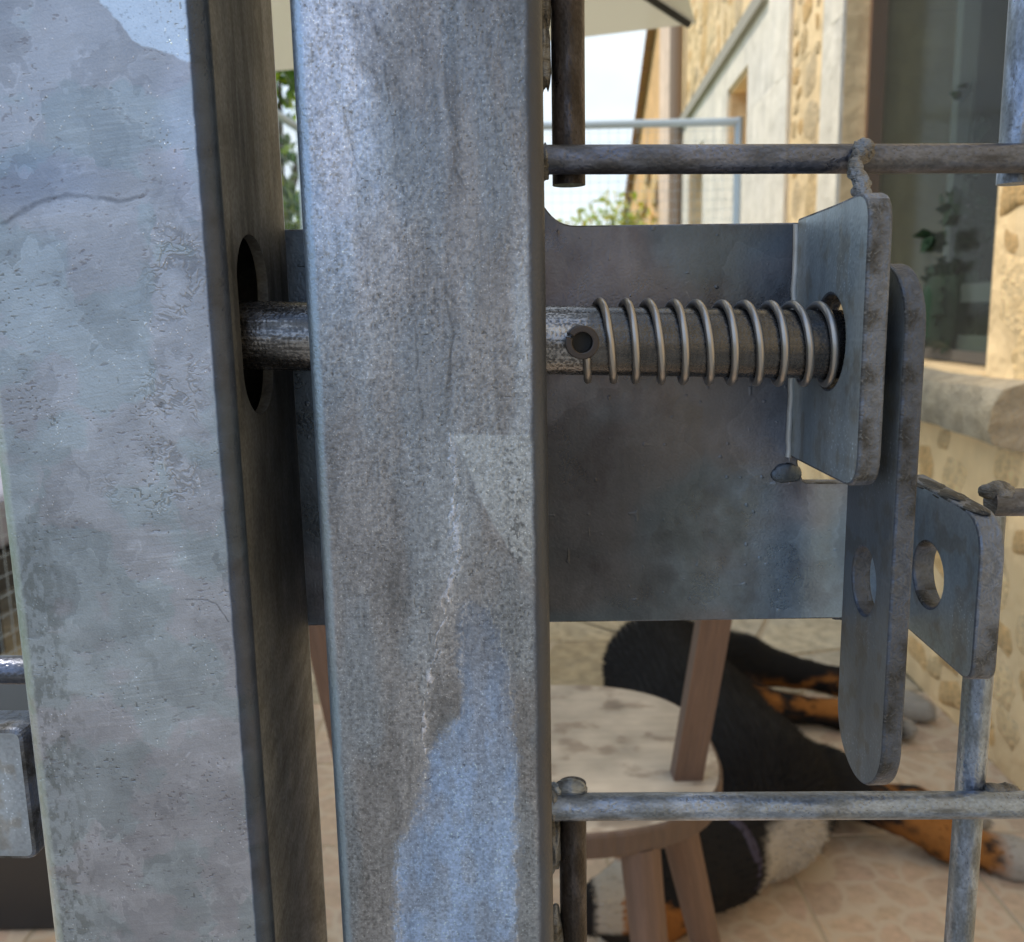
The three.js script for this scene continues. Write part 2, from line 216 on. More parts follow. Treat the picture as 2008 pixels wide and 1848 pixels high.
const zincPlate = surf(1024, 1024, 220, 170, (x, y, o) => {
  const w1 = fbm(x / 9, y / 9, 321, 4) - 0.5, w2 = fbm(x / 9 + 5, y / 9, 325, 4) - 0.5;
  const [d1, d2, id] = voro((x + w1 * 14) / 26, (y + w2 * 14) / 22, 330), [, , id2] = voro((x + w1 * 9) / 12 + 8, (y + w2 * 9) / 16, 333);
  const c = fbm(x / 20, y / 16, 340, 4), f = vn(x / 0.5, y / 0.5, 341), st = fbm(x / 2 + w1 * 4, y / 20, 343, 3);
  let L = 0.135 * (0.6 + 0.2 * (id - 0.5) + 0.1 * (id2 - 0.5) + 0.6 * c) * (1 + 0.16 * (f - 0.5)) * (0.92 + 0.16 * st);
  const q = sm(0.35, 0.65, fbm(x / 30 + 3, y / 24, 345, 3)); let r = mix(0.9, 0.76, q), g = mix(0.96, 0.99, q), b = mix(1.16, 1.3, q);
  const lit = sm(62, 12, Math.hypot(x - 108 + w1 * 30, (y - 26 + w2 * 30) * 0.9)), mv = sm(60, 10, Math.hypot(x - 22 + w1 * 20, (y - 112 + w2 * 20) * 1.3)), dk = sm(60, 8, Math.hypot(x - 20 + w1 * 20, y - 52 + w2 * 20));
  L *= (1 + 1.4 * lit) * (1 + 0.3 * mv) * (1 - 0.5 * dk); r *= 1 - 0.1 * lit + 0.06 * mv; b *= 1 + 0.14 * lit;  // pale bluish sheen painted into the plate colour at lower right
  const rg = sm(0.6, 0.1, Math.abs(Math.hypot(x - 84 + w1 * 6, y - 70 + w2 * 6) - 15)) * 0.12, fl = sm(0.5, -0.5, Math.hypot(x - 84 + w1 * 6, y - 70 + w2 * 6) - 15) * 0.12; L *= 1 + rg + fl;
  const edge = sm(0.05, 0.0, d2 - d1); L *= 1 + 0.12 * edge * (id - 0.3);
  const scr = sm(0.985, 0.995, vn((x + y * 0.4) / 0.35, y / 5, 350)); L *= 1 + 0.5 * scr;
  const bl = sm(0.93, 0.97, vn(x / 2.2, y / 2.2, 352)); L *= 1 + 0.2 * bl;
  const dirt = sm(0.5, 0.75, fbm(x / 7, y / 9, 355, 4)); L *= 1 - 0.18 * dirt; r *= 1 + 0.04 * dirt;
  set(o, L, r, g, b); const s2 = sm(0.988, 0.996, vn((x * 0.3 - y) / 0.3, (x + y * 0.3) / 9, 358)) * 0.4; o.r *= 1 + s2; o.g *= 1 + s2; o.b *= 1 + s2; o.k = 0.34 + 0.2 * (c - 0.5) + 0.06 * (f - 0.5) + 0.1 * (id2 - 0.5); o.h = 0.5 + 0.3 * (c - 0.5) + 0.08 * (f - 0.5) + 0.3 * bl; o.m = 0.75;
});
zincPlate.oy = -920;
const zincFlange = surf(512, 512, 90, 90, (x, y, o) => {
  const c = fbm(x / 14, y / 22, 421, 4), f = fbm(x / 0.8, y / 0.8, 423, 2), st = fbm(x / 4, y / 24, 424, 4);
  let L = 0.30 * (0.55 + 0.5 * c + 0.35 * st) * (1 + 0.35 * (f - 0.5));
  const sp = sm(0.95, 0.98, hsh(Math.floor(x * 2.4), Math.floor(y * 2.4), 426)) * sm(0.45, 0.7, c); L *= 1 + 0.6 * sp;
  const d = sm(0.52, 0.7, fbm(x / 5, y / 7, 428, 4)); const v = fbm(x / 18, y / 18, 430, 3);
  set(o, L * (1 - 0.2 * d), mix(0.82, 0.92, v) + 0.08 * d, 1.0, mix(1.2, 1.1, v) - 0.12 * d); o.k = 0.44 + 0.15 * (f - 0.5); o.h = 0.5 + 0.3 * (f - 0.5) + 0.2 * (c - 0.5); o.m = 0.55;
});
const zincEdge = surf(512, 1024, 60, 120, (x0, y0, o) => {
  const x = x0 * 0.81 + y0 * 0.59 + 1.6 * (fbm(x0 / 2.1, y0 / 2.1, 531, 3) - 0.5), y = y0 * 0.81 - x0 * 0.59 + 1.6 * (fbm(x0 / 2.1 + 7, y0 / 2.1, 533, 3) - 0.5);
  const c = fbm(x / 14, y / 14, 521, 5), f = fbm(x / 0.55, y / 0.55, 523, 3), n = fbm(x / 2.6, y / 2.6, 527, 5), wv = 1 - Math.abs(2 * fbm(x / 1.1, y / 1.1, 525, 3) - 1);
  const dirt = sm(0.40, 0.64, c * 0.55 + n * 0.3 + f * 0.15); let L = 0.24 * (0.45 + 0.7 * n + 0.3 * c) * (1 + 0.7 * (f - 0.5));
  let r = 0.90, g = 0.98, b = 1.14; L *= mix(1.15, 0.2 + 0.45 * sm(0.45, 0.75, f) * sm(0.7, 1.0, wv), dirt); r = mix(r, 1.06, dirt); b = mix(b, 0.86, dirt);
  set(o, L, r, g, b); o.k = mix(0.45, 0.7, dirt); o.h = 0.5 + 0.5 * (f - 0.5) + 0.5 * (n - 0.5); o.m = mix(0.65, 0.3, dirt);
});
const zincRod = surf(256, 1024, 26, 130, (x, y, o) => {
  const c = fbm(x / 4, y / 12, 621, 4), f = fbm(x / 0.6, y / 0.9, 623, 3), w = fbm(x / 2.4, y / 6, 625, 4);
  let L = 0.18 * (0.4 + 0.75 * c + 0.4 * w) * (1 + 0.7 * (f - 0.5)); const d = sm(0.4, 0.7, fbm(x / 4, y / 14, 628, 5)); L *= 1 - 0.35 * d;
  const v = vn(x / 8, y / 12, 630); set(o, L, mix(0.9, 1.0, v) + 0.05 * d, 0.99, mix(1.26, 1.14, v) - 0.14 * d); o.k = 0.32 + 0.2 * (f - 0.5) + 0.15 * d; o.h = 0.5 + 0.5 * (f - 0.5) + 0.3 * (w - 0.5); o.m = 0.88;
});
const boltSteel = surf(512, 1024, 60, 180, (x, y, o) => { // x round the rod, y along it
  const sc = fbm(x / 9, y / 0.6, 721, 3), f = fbm(x / 0.5, y / 0.55, 723, 3), c = fbm(x / 8, y / 12, 724, 4), lng = fbm(x / 0.7, y / 9, 726, 3);
  let L = 0.075 * (0.45 + 0.5 * c + 0.5 * sc + 0.4 * lng), worn = sm(0.44, 0.62, f * 0.35 + c * 0.3 + lng * 0.35) * sm(110, 60, y); L *= 1 + 1.9 * worn;
  const bare = sm(80, 83, y) * sm(97, 94, y); const bp = sm(0.36, 0.62, f * 0.5 + lng * 0.3 + 0.2 * c); L = mix(L, mix(0.09, 0.34, bp) * (0.7 + 0.6 * c), bare);
  set(o, L, mix(0.92, 0.98, c), 0.98, mix(1.14, 1.04, c)); o.k = 0.28 + 0.2 * (f - 0.5) - 0.06 * worn; o.h = 0.5 + 0.5 * (f - 0.5); o.m = 0.9;
});
for (const s of [zincRod, zincEdge, zincFlange]) for (const t of [s.map, s.rm, s.bump]) t.wrapS = t.wrapT = THREE.MirroredRepeatWrapping;
for (const s of [zincPost, zincWide, zincSide]) for (const t of [s.map, s.rm, s.bump]) t.wrapT = THREE.MirroredRepeatWrapping;
const M = {
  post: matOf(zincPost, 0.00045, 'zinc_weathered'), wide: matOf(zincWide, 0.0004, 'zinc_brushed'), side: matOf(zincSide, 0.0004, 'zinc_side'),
  plate: matOf(zincPlate, 0.0004, 'zinc_plate'), flange: matOf(zincFlange, 0.0002, 'zinc_flange'), edge: matOf(zincEdge, 0.0005, 'zinc_cut_edge'), rod: matOf(zincRod, 0.0003, 'zinc_rod'), bolt: matOf(boltSteel, 0.00015, 'worn_steel'),
  spring: plain(0.34, 0.33, 0.33, 0.32, 0.85), black: plain(0.012, 0.012, 0.014, 0.6), weld: matOf(zincEdge, 0.0008, 'weld'),
};
M.pale = M.rod.clone(); M.pale.color.setRGB(1.5, 1.78, 2.05); M.flange.color.setRGB(1.2, 1.25, 1.25); M.edge.color.setRGB(0.72, 0.8, 0.95); M.rod.color.setRGB(0.8, 0.88, 1.02); M.darkEdge = M.edge.clone(); M.darkEdge.color.setRGB(0.42, 0.48, 0.6); M.shadedRod = M.rod.clone(); M.shadedRod.color.setRGB(0.42, 0.38, 0.36); M.lever = M.flange.clone(); M.lever.color.setRGB(0.55, 0.56, 0.58); M.bracket = M.flange.clone(); M.bracket.color.setRGB(1.25, 1.25, 1.3);  // the dark rod tint imitates shade on the left bars
for (const [s, k] of [[zincPost, 'post'], [zincWide, 'wide']]) M[k].userData.s = s;

// ------------------------------------------------------------------ posts
function profile(W, D, r, n = 7) { // from the back left corner round the front to the back right and home; local x 0..W, z 0..-D
  const P = []; const arc = (cx, cz, a0) => { for (let k = 0; k <= n; k++) { const a = a0 - k / n * Math.PI / 2; P.push([cx + r * Math.cos(a), cz + r * Math.sin(a), Math.cos(a), Math.sin(a)]); } };
  arc(r, -D + r, -Math.PI / 2); arc(r, -r, Math.PI); arc(W - r, -r, Math.PI / 2); arc(W - r, -D + r, 0); P.push([...P[0]]); return P;
}
function postGeo(W, D, r, yb, yt, s, y0, skipRight) {
  const P = profile(W, D, r), n = 8, pos = [], nor = [], uv = []; let L = 0; const len = P.map((p, i) => i ? (L += Math.hypot(p[0] - P[i - 1][0], p[1] - P[i - 1][1])) : 0);
  const u0 = len[n + Math.floor(n / 2)] - 0; const at = (i, y) => { pos.push(P[i][0], y, P[i][1]); nor.push(P[i][2], 0, P[i][3]); uv.push((len[i] - u0) * 1000 / s.wm, (y - y0) * 1000 / s.hm); };
  for (let i = 0; i + 1 < P.length; i++) { if (skipRight && i === 3 * n - 1) continue; for (const [k, y] of [[i, yb], [i + 1, yb], [i + 1, yt], [i, yb], [i + 1, yt], [i, yt]]) at(k, y); }
  for (let i = 1; i + 1 < P.length; i++) for (const k of [0, i, i + 1]) { pos.push(P[k][0], yt, P[k][1]); nor.push(0, 1, 0); uv.push(P[k][0] * 10, P[k][1] * 10); }
  const g = new THREE.BufferGeometry(); g.setAttribute('position', new THREE.Float32BufferAttribute(pos, 3)); g.setAttribute('normal', new THREE.Float32BufferAttribute(nor, 3)); g.setAttribute('uv', new THREE.Float32BufferAttribute(uv, 2)); return g;
}
const slab = (shape, depth, bev = 0.0004) => new THREE.ExtrudeGeometry(shape, { depth: depth - 2 * bev, bevelEnabled: bev > 0, bevelThickness: bev, bevelSize: bev, bevelOffset: -bev, bevelSegments: 2, curveSegments: 24 }).translate(0, 0, bev);
const yz = (g) => g.rotateY(Math.PI / 2); // a slab drawn in (-z, y) turned so that its thickness runs along x
function slab2(name, shape, depth, faceMat, faceS, edgeMat, edgeS, turn, pos, parent, bev = 0.0004) { // front and back faces one material, the cut edge another
  const g = slab(shape, depth, bev); const u = g.attributes.uv, grp = g.groups;
  for (const { start, count, materialIndex } of grp) for (let i = start; i < start + count; i++) { const s = materialIndex ? edgeS : faceS; u.setXY(i, u.getX(i) * 1000 / s.wm, (u.getY(i) * 1000 + (s.oy ?? 0)) / s.hm); }
  if (turn) yz(g); g.translate(...pos); const m = mesh(name, g, [faceMat, edgeMat], parent); return m;
}

// ------------------------------------------------------------------ the gate leaf with the latch
const gate = thing('gate_leaf', [0, 0, 0], 'galvanised steel gate with round bars, middle post and welded latch plate', 'gate');
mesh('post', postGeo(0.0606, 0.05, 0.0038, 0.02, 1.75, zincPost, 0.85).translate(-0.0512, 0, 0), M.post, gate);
{
  // backing plate with a notch under the guide flange
  const T = (x) => 1.0558 - 0.006 * (x - 0.0), B = (x) => 0.9304 - 0.006 * x;
  const pts = roundPoly([[-0.115, B(-0.1), 0.001], [0.1255, B(0.125), 0.001], [0.1255, 0.9745, 0], [0.0925, 0.9752, 0.0015], [0.0898, 0.9835, 0.003], [0.0935, 0.984, 0], [0.0935, T(0.09), 0], [0.0155, T(0.015), 0.0055], [0.0105, 1.0625, 0.001], [-0.045, 1.0625, 0], [-0.0515, T(-0.05), 0], [-0.115, T(-0.1), 0.001]]);
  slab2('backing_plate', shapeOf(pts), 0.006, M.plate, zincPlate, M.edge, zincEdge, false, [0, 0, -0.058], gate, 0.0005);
  // guide flange: stands on the plate, the bolt runs through it
  const F = shapeOf(roundPoly([[-0.004, 0.9835, 0.009], [0.0522, 0.9835, 0.001], [0.0522, 1.0565, 0.001], [0.018, 1.0572, 0.004], [-0.004, 1.0582, 0.009]]));
  const hole = new THREE.Path(); hole.absellipse(0.021, 1.0205, 0.0122, 0.0128, 0, Math.PI * 2); F.holes.push(hole);
  slab2('guide_flange', F, 0.006, M.flange, zincFlange, M.edge, zincEdge, true, [0.0878, 0, 0], gate, 0.0008);
  // weld seam between flange and plate
  const seam = []; for (let i = 0; i < 26; i++) seam.push(V(0.0874 + 0.00022 * (hsh(i, 2, 5) - 0.5) * 2, 0.9835 + i * 0.00285, -0.0517 + 0.0001 * Math.cos(i * 1.9)));
  mesh('weld_seam', new THREE.TubeGeometry(new THREE.CatmullRomCurve3(seam), 160, 0.00105, 8), plain(0.48, 0.5, 0.52, 0.5, 0.4), gate);
  mesh('weld_bead', lump([0.0868, 0.9785, -0.052], [0.0046, 0.0034, 0.0014], 3, 0.3), M.plate, gate);
  // padlock tab with its eye
  const Tb = shapeOf(roundPoly([[0.0045, 0.9265, 0.006], [0.0545, 0.9285, 0.001], [0.0545, 0.9768, 0.001], [0.0045, 0.9738, 0.012]]));
  const eye = new THREE.Path(); eye.absellipse(0.034, 0.9495, 0.0098, 0.0098, 0, Math.PI * 2); Tb.holes.push(eye);
  slab2('padlock_tab', Tb, 0.0068, M.flange, zincFlange, M.edge, zincEdge, true, [0.1252, 0, 0], gate, 0.0008);
  // round bars
  const rod = (a, b, r, m = M.rod) => mesh('mesh_bar', cyl(a, b, r, r, 24), m, gate);
  const H = (y, x0, x1, r, m, z = -0.03) => rod(V(x0, y - 0.0157 * (x0 - 0.03), z), V(x1, y - 0.0157 * (x1 - 0.03), z), r, m);
  H(1.0711, 0.002, 0.5, 0.00395); H(0.8776, 0.002, 0.5, 0.0042, M.pale); H(0.9742, 0.1405, 0.5, 0.0041);
  rod(V(0.0178, 1.0655, -0.0378), V(0.0178, 1.75, -0.0378), 0.0047, M.shadedRod); rod(V(0.0174, 0.05, -0.0378), V(0.0174, 0.8815, -0.0378), 0.0044, M.shadedRod);
  rod(V(0.1449, 0.05, -0.0378), V(0.1449, 0.967, -0.0378), 0.0044, M.pale); rod(V(0.1449, 1.0635, -0.0378), V(0.1449, 1.75, -0.0378), 0.0047, M.pale);
  // welds and torch-cut ends
  const wl = [[[0.0108, 1.1, -0.036], [0.0022, 0.0105, 0.0035], 5], [[0.0108, 1.118, -0.036], [0.0022, 0.014, 0.0035], 6], [[0.0105, 1.0705, -0.03], [0.0016, 0.0045, 0.004], 7], [[0.0115, 0.862, -0.036], [0.0022, 0.01, 0.003], 8], [[0.0115, 0.829, -0.036], [0.0024, 0.011, 0.003], 9], [[0.0158, 0.8828, -0.032], [0.001, 0.001, 0.001], 10], [[0.0108, 0.8786, -0.03], [0.0018, 0.005, 0.004], 11], [[0.152, 0.8785, -0.033], [0.005, 0.0026, 0.003], 12], [[0.1428, 0.9756, -0.0305], [0.0052, 0.0028, 0.0038], 13], [[0.151, 1.0722, -0.0305], [0.006, 0.0035, 0.0035], 14]];
  for (const [c, s, k] of wl) mesh('weld_bead', lump(c, s, k, 0.4), M.weld, gate);
  mesh('weld_bead', lump([0.0164, 0.8822, -0.0325], [0.0056, 0.0036, 0.0028], 31, 0.3), M.pale, gate); mesh('weld_bead', lump([0.0118, 0.8818, -0.032], [0.0034, 0.003, 0.0024], 33, 0.25), M.pale, gate);
  const drip = [V(0.0968, 1.0718, -0.0258), V(0.0952, 1.0697, -0.0235), V(0.0928, 1.0672, -0.0205), V(0.0918, 1.0645, -0.0165), V(0.0912, 1.0615, -0.011), V(0.0900, 1.0590, -0.0075), V(0.0903, 1.0572, -0.006)];
  mesh('weld_bead', lump([0.1085, 0.9297, -0.0545], [0.0045, 0.0011, 0.0026], 71, 0.4), M.darkEdge, gate);
  mesh('weld_bead', merge([lump([0.1286, 0.9752, -0.044], [0.0036, 0.0014, 0.009], 72, 0.35), lump([0.1286, 0.9745, -0.03], [0.0036, 0.0014, 0.009], 73, 0.4), lump([0.1287, 0.9736, -0.018], [0.0035, 0.0011, 0.008], 74, 0.35)]), M.edge, gate);
  const dc = new THREE.CatmullRomCurve3(drip), dl = []; for (let k = 0; k <= 22; k++) { const p = dc.getPoint(k / 22), q = 0.0013 + 0.0009 * hsh(k, 3, 7) + (k < 5 ? 0.0006 : 0); dl.push(lump([p.x + 0.0005 * (hsh(k, 4, 7) - 0.5), p.y, p.z], [q, q * 1.1, q], 40 + k, 0.35)); }
  mesh('weld_bead', merge(dl), M.weld, gate);
}

// ------------------------------------------------------------------ bolt, lever, pin and spring
const ay = (x) => 1.025 - 0.0343 * (x + 0.0645), AZ = -0.021;
const bolt = thing('slide_bolt', [0, 0, 0], 'round steel bolt through both posts with a flat hanging lever', 'bolt');
{
  const L = 0.175, g = new THREE.CylinderGeometry(0.0094, 0.0094, L, 48, 1), u = g.attributes.uv;
  for (let i = 0; i < u.count; i++) u.setXY(i, u.getX(i) * 59 / 60 + 0.1, u.getY(i) * 175 / 180);
  g.rotateZ(-Math.PI / 2 - 0.0343); g.translate(0.0125, ay(0.0125), AZ); mesh('rod', g, M.bolt, bolt);
  const S = new THREE.Shape(); const a0 = -0.005, a1 = 0.0288, R = (a1 - a0) / 2, c = (a0 + a1) / 2, yt = 1.0408, yb = 0.8958;
  S.moveTo(a0, yt - R); S.absarc(c, yt - R, R, Math.PI, 0, true); S.lineTo(a1, yb + R); S.absarc(c, yb + R, R, 0, -Math.PI, true);
  const h = new THREE.Path(); h.absellipse(0.0133, 0.9544, 0.0083, 0.0095, 0, Math.PI * 2); S.holes.push(h);
  slab2('lever', S, 0.0054, M.lever, zincFlange, M.darkEdge, zincEdge, true, [0.0976, 0, 0], bolt, 0.0007);
  // rolled spring pin that stops the spring
  const pin = new THREE.Shape(); pin.absarc(0, 0, 0.0041, 0.25, Math.PI * 2 - 0.15, false); pin.absarc(0, 0, 0.0029, Math.PI * 2 - 0.15, 0.25, true);
  const pg = new THREE.ExtrudeGeometry(pin, { depth: 0.028, bevelEnabled: true, bevelSize: 0.0003, bevelThickness: 0.0003, bevelSegments: 2, curveSegments: 24 }).rotateZ(2.6).translate(0.0188, ay(0.0188), AZ - 0.0125);
  const rp = mesh('roll_pin', pg, plain(0.055, 0.05, 0.052, 0.3, 0.9), bolt); mesh('dark_pin_plug', new THREE.CylinderGeometry(0.00286, 0.00286, 0.02, 20).rotateX(Math.PI / 2).translate(0.0188, ay(0.0188), AZ + 0.0004), plain(0.03, 0.03, 0.031, 0.6), rp);  // dark plug added to stand for the shade inside the hollow pin
}
{
  const pts = [], x0 = 0.02046, x1 = 0.0885, turns = 10.34; 
  for (let i = 0; i <= 480; i++) { const t = i / 480, a = -t * turns * 2 * Math.PI - 0.35, x = mix(x0, x1, t) + 0.0004 * Math.sin(a * 0.5); pts.push(V(x, ay(x) + 0.0107 * Math.sin(-a + Math.PI), AZ + 0.0107 * Math.cos(a))); }
  const cv = new THREE.CatmullRomCurve3(pts), s = mesh('compression_spring', merge([new THREE.TubeGeometry(cv, 1400, 0.00113, 12), ...[pts[0], pts[480]].map((p) => new THREE.SphereGeometry(0.00113, 12, 8).translate(p.x, p.y, p.z))]), M.spring);
  tag(s, 'coiled wire spring wound round the bolt in front of the dark plate', 'spring');
}

// ------------------------------------------------------------------ the other leaf: wide post with the slot
const post2 = thing('strike_post', [-0.070, 0, 0.004], 'wide pale galvanised gate post with an oval slot in its side', 'gate post');
post2.rotation.y = -0.05;
{
  const W = 0.0635, D = 0.06, r = 0.0046;
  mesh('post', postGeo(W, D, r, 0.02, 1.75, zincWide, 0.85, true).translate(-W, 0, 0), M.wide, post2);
  const S = new THREE.Shape(); S.moveTo(r, 0.02); S.lineTo(D - r, 0.02); S.lineTo(D - r, 1.75); S.lineTo(r, 1.75); S.closePath();
  const h = new THREE.Path(), hw = 0.0125, c = 0.0232, t = 1.052 - hw, b = 1.0038 + hw; h.moveTo(c + hw, b); h.lineTo(c + hw, t); h.absarc(c, t, hw, 0, Math.PI, false); h.lineTo(c - hw, b); h.absarc(c, b, hw, Math.PI, Math.PI * 2, false); S.holes.push(h);
  const g = new THREE.ExtrudeGeometry(S, { depth: 0.003, bevelEnabled: false, curveSegments: 24 }); uvs(g, 80, 262, 0, -850); yz(g); g.translate(-0.003, 0, 0);
  mesh('side_face', g, M.side, post2);
  // bracket and bar of the infill on its far side
  const Bk = shapeOf(roundPoly([[-0.045, -0.021, 0.004], [0, -0.021, 0.004], [0, 0.0215, 0.004], [-0.045, 0.0215, 0.004]]));
  slab2('hinge_bracket', Bk, 0.014, M.bracket, zincFlange, M.edge, zincEdge, false, [-0.0768, 0.8905, -0.034], post2, 0.0014);
  mesh('mesh_bar', cyl(V(-0.5, 0.928, -0.03), V(-0.055, 0.9262, -0.03), 0.0043, 0.0043, 24), M.rod, post2);
  mesh('weld_bead', lump([-0.07, 0.906, -0.03], [0.0075, 0.006, 0.004], 21, 0.3), M.weld, post2);
}

// ------------------------------------------------------------------ ground, tiles and flagstones
const soil = surf(512, 512, 4000, 4000, (x, y, o) => { const f = fbm(x / 60, y / 60, 901, 5), c = fbm(x / 600, y / 600, 903, 3); set(o, 0.27 * (0.6 + 0.8 * f), mix(1.05, 0.98, c), 1.0, mix(0.95, 0.9, c)); o.k = 0.95; o.h = f; });
const mSoil = matOf(soil, 0.02, 'ground');
{ const g = new THREE.PlaneGeometry(400, 400).rotateX(-Math.PI / 2); const u = g.attributes.uv; for (let i = 0; i < u.count; i++) u.setXY(i, u.getX(i) * 100, u.getY(i) * 100); g.translate(0, -0.03, 0); struct('ground', g, mSoil); }
const mortarM = plain(0.46, 0.38, 0.28, 0.95);
const tileS = [0, 1, 2].map((k) => surf(256, 256, 335, 335, (x, y, o) => { // printed cobble pattern of a ceramic tile
  const w1 = fbm(x / 30, y / 30, 910 + k, 3) - 0.5, w2 = fbm(x / 30 + 4, y / 30, 914 + k, 3) - 0.5, [d1, d2, id] = voro((x + w1 * 30) / 74 + k * 17, (y + w2 * 30) / 64 + k * 5, 920);
  const st = sm(0.0, 0.3, d2 - d1), f = fbm(x / 12, y / 12, 925, 4), c = fbm(x / 45, y / 45, 927 + k, 3); const a = mix(0.8, 1.2, f) * mix(0.9, 1.1, id);
  o.r = mix(0.58, 0.53 * a, st); o.g = mix(0.48, mix(0.41, 0.38, c) * a, st); o.b = mix(0.37, mix(0.30, 0.275, id) * a, st); o.k = 0.5; o.h = 0.5 + 0.3 * st; }));
const tileM = tileS.map((s) => matOf(s, 0.0006, 'tile'));
const patio = mesh('patio', new THREE.BoxGeometry(3.4, 0.02, 5.6).translate(-0.6, -0.0118, -2.6), mortarM); patio.userData.kind = 'structure'; scene.add(patio);
{
  const P = 0.335, g = slab(shapeOf(roundPoly([[-P / 2 + 0.0036, -P / 2 + 0.0036, 0.004], [P / 2 - 0.0036, -P / 2 + 0.0036, 0.004], [P / 2 - 0.0036, P / 2 - 0.0036, 0.004], [-P / 2 + 0.0036, P / 2 - 0.0036, 0.004]], 2)), 0.012, 0.001);
  { const u = g.attributes.uv; for (let i = 0; i < u.count; i++) u.setXY(i, u.getX(i) / P + 0.5, u.getY(i) / P + 0.5); } g.rotateX(-Math.PI / 2);
  let n = 0;
  for (let j = 0; j < 6; j++) for (let i = -5; i < 2; i++) { const m = mesh('tile', g, tileM[(n * 7 + j) % 3], patio); m.position.set(0.503 + P * (i + 0.5) + (i === 1 ? 0 : 0), -0.012 + 0.0006 * Math.sin(n * 3.3), -0.07 - P * (j + 0.5)); m.rotation.y = [0, 1, 2, 3][(n * 5 + i + 9) % 4] * Math.PI / 2; n++; }
}
const stoneS = surf(512, 512, 500, 500, (x, y, o) => { const f = fbm(x / 25, y / 25, 941, 5), c = fbm(x / 130, y / 130, 943, 3), g = fbm(x / 4, y / 4, 944, 3); const L = (0.55 + 0.7 * f) * (0.85 + 0.3 * g); o.r = 0.44 * L; o.g = mix(0.41, 0.375, c) * L; o.b = mix(0.35, 0.27, c) * L; o.k = 0.85; o.h = f * 0.6 + g * 0.4; });
const tinted = (s, r, g, b, bs, n) => { const m = matOf(s, bs, n); m.color.setRGB(r, g, b); return m; };
const flagM = [[1.15, 1.12, 1.08], [1.35, 1.3, 1.2], [0.95, 0.86, 0.7], [1.1, 1.03, 0.9]].map((c) => tinted(stoneS, ...c, 0.004, 'flagstone'));
{ // crazy paving: Voronoi cells clipped and shrunk
  const sites = []; for (let j = 0; j < 7; j++) for (let i = 0; i < 9; i++) sites.push([-2.0 + i * 0.38 + rr(-0.13, 0.13), -2.25 - j * 0.4 + rr(-0.14, 0.14)]);
  sites.forEach(([sx, sz], k) => {
    let poly = [[-2.2, -2.085], [1.1, -2.085], [1.1, -5.2], [-2.2, -5.2]];
    for (const [ox, oz] of sites) { if (ox === sx && oz === sz) continue; const mx = (sx + ox) / 2, mz = (sz + oz) / 2, dx = ox - sx, dz = oz - sz, out = [], off = 0.009 * Math.hypot(dx, dz), q = (p) => (p[0] - mx) * dx + (p[1] - mz) * dz + off;
      for (let i = 0; i < poly.length; i++) { const a = poly[i], b = poly[(i + 1) % poly.length], qa = q(a), qb = q(b); if (qa <= 0) out.push(a); if ((qa < 0) !== (qb < 0)) { const t = qa / (qa - qb); out.push([a[0] + (b[0] - a[0]) * t, a[1] + (b[1] - a[1]) * t]); } } poly = out; if (!poly.length) break; }
    if (poly.length < 3) return;
    const cx = poly.reduce((a, p) => a + p[0], 0) / poly.length, cz = poly.reduce((a, p) => a + p[1], 0) / poly.length;
    const g = slab(shapeOf(roundPoly(poly.map(([x, z]) => [x - cx, -(z - cz), 0.02]), 2)), 0.03, 0.004); uvs(g, 500, 500, k * 137, k * 71); g.rotateX(-Math.PI / 2);
    const m = mesh('flagstone', g, flagM[k % 4], patio); m.position.set(cx, -0.03 + rr(0, 0.004), cz);
  });
}
{ const g = new THREE.PlaneGeometry(12, 14).rotateX(-Math.PI / 2).translate(-8.35, -0.012, -5); const u = g.attributes.uv; for (let i = 0; i < u.count; i++) u.setXY(i, u.getX(i) * 4, u.getY(i) * 4); const g2 = new THREE.PlaneGeometry(120, 90).rotateX(-Math.PI / 2).translate(0, -0.02, -50.6), u2 = g2.attributes.uv; for (let i = 0; i < u2.count; i++) u2.setXY(i, u2.getX(i) * 40, u2.getY(i) * 30); struct('lawn', merge([g, g2]), tinted(soil, 0.45, 0.65, 0.2, 0.03, 'lawn')); }

// ------------------------------------------------------------------ stone house on the right
const house = thing('stone_house', [0.976, 0, 0.231], 'old rubble stone house with cream plaster and a curtained window on the right', 'house');
house.rotation.y = Math.PI / 2 - 0.05494; // local x runs along the wall away from the camera, -z points out of the wall
const plasterS = surf(512, 512, 2000, 2000, (x, y, o) => { const f = fbm(x / 90, y / 90, 951, 5), c = fbm(x / 420, y / 420, 953, 3), st = fbm(x / 60, y / 500, 955, 3); const L = 0.78 * (0.75 + 0.3 * f + 0.2 * c) * (0.85 + 0.3 * st); set(o, L, 1.04, mix(0.98, 0.95, c), mix(0.88, 0.8, c)); o.k = 0.92; o.h = f; });
const mPlaster = matOf(plasterS, 0.012, 'plaster'), mMortar = tinted(plasterS, 1.05, 0.85, 0.57, 0.02, 'mortar');
const s0 = 2.09, s1 = 3.27, wy0 = 0.87, wy1 = 2.42;
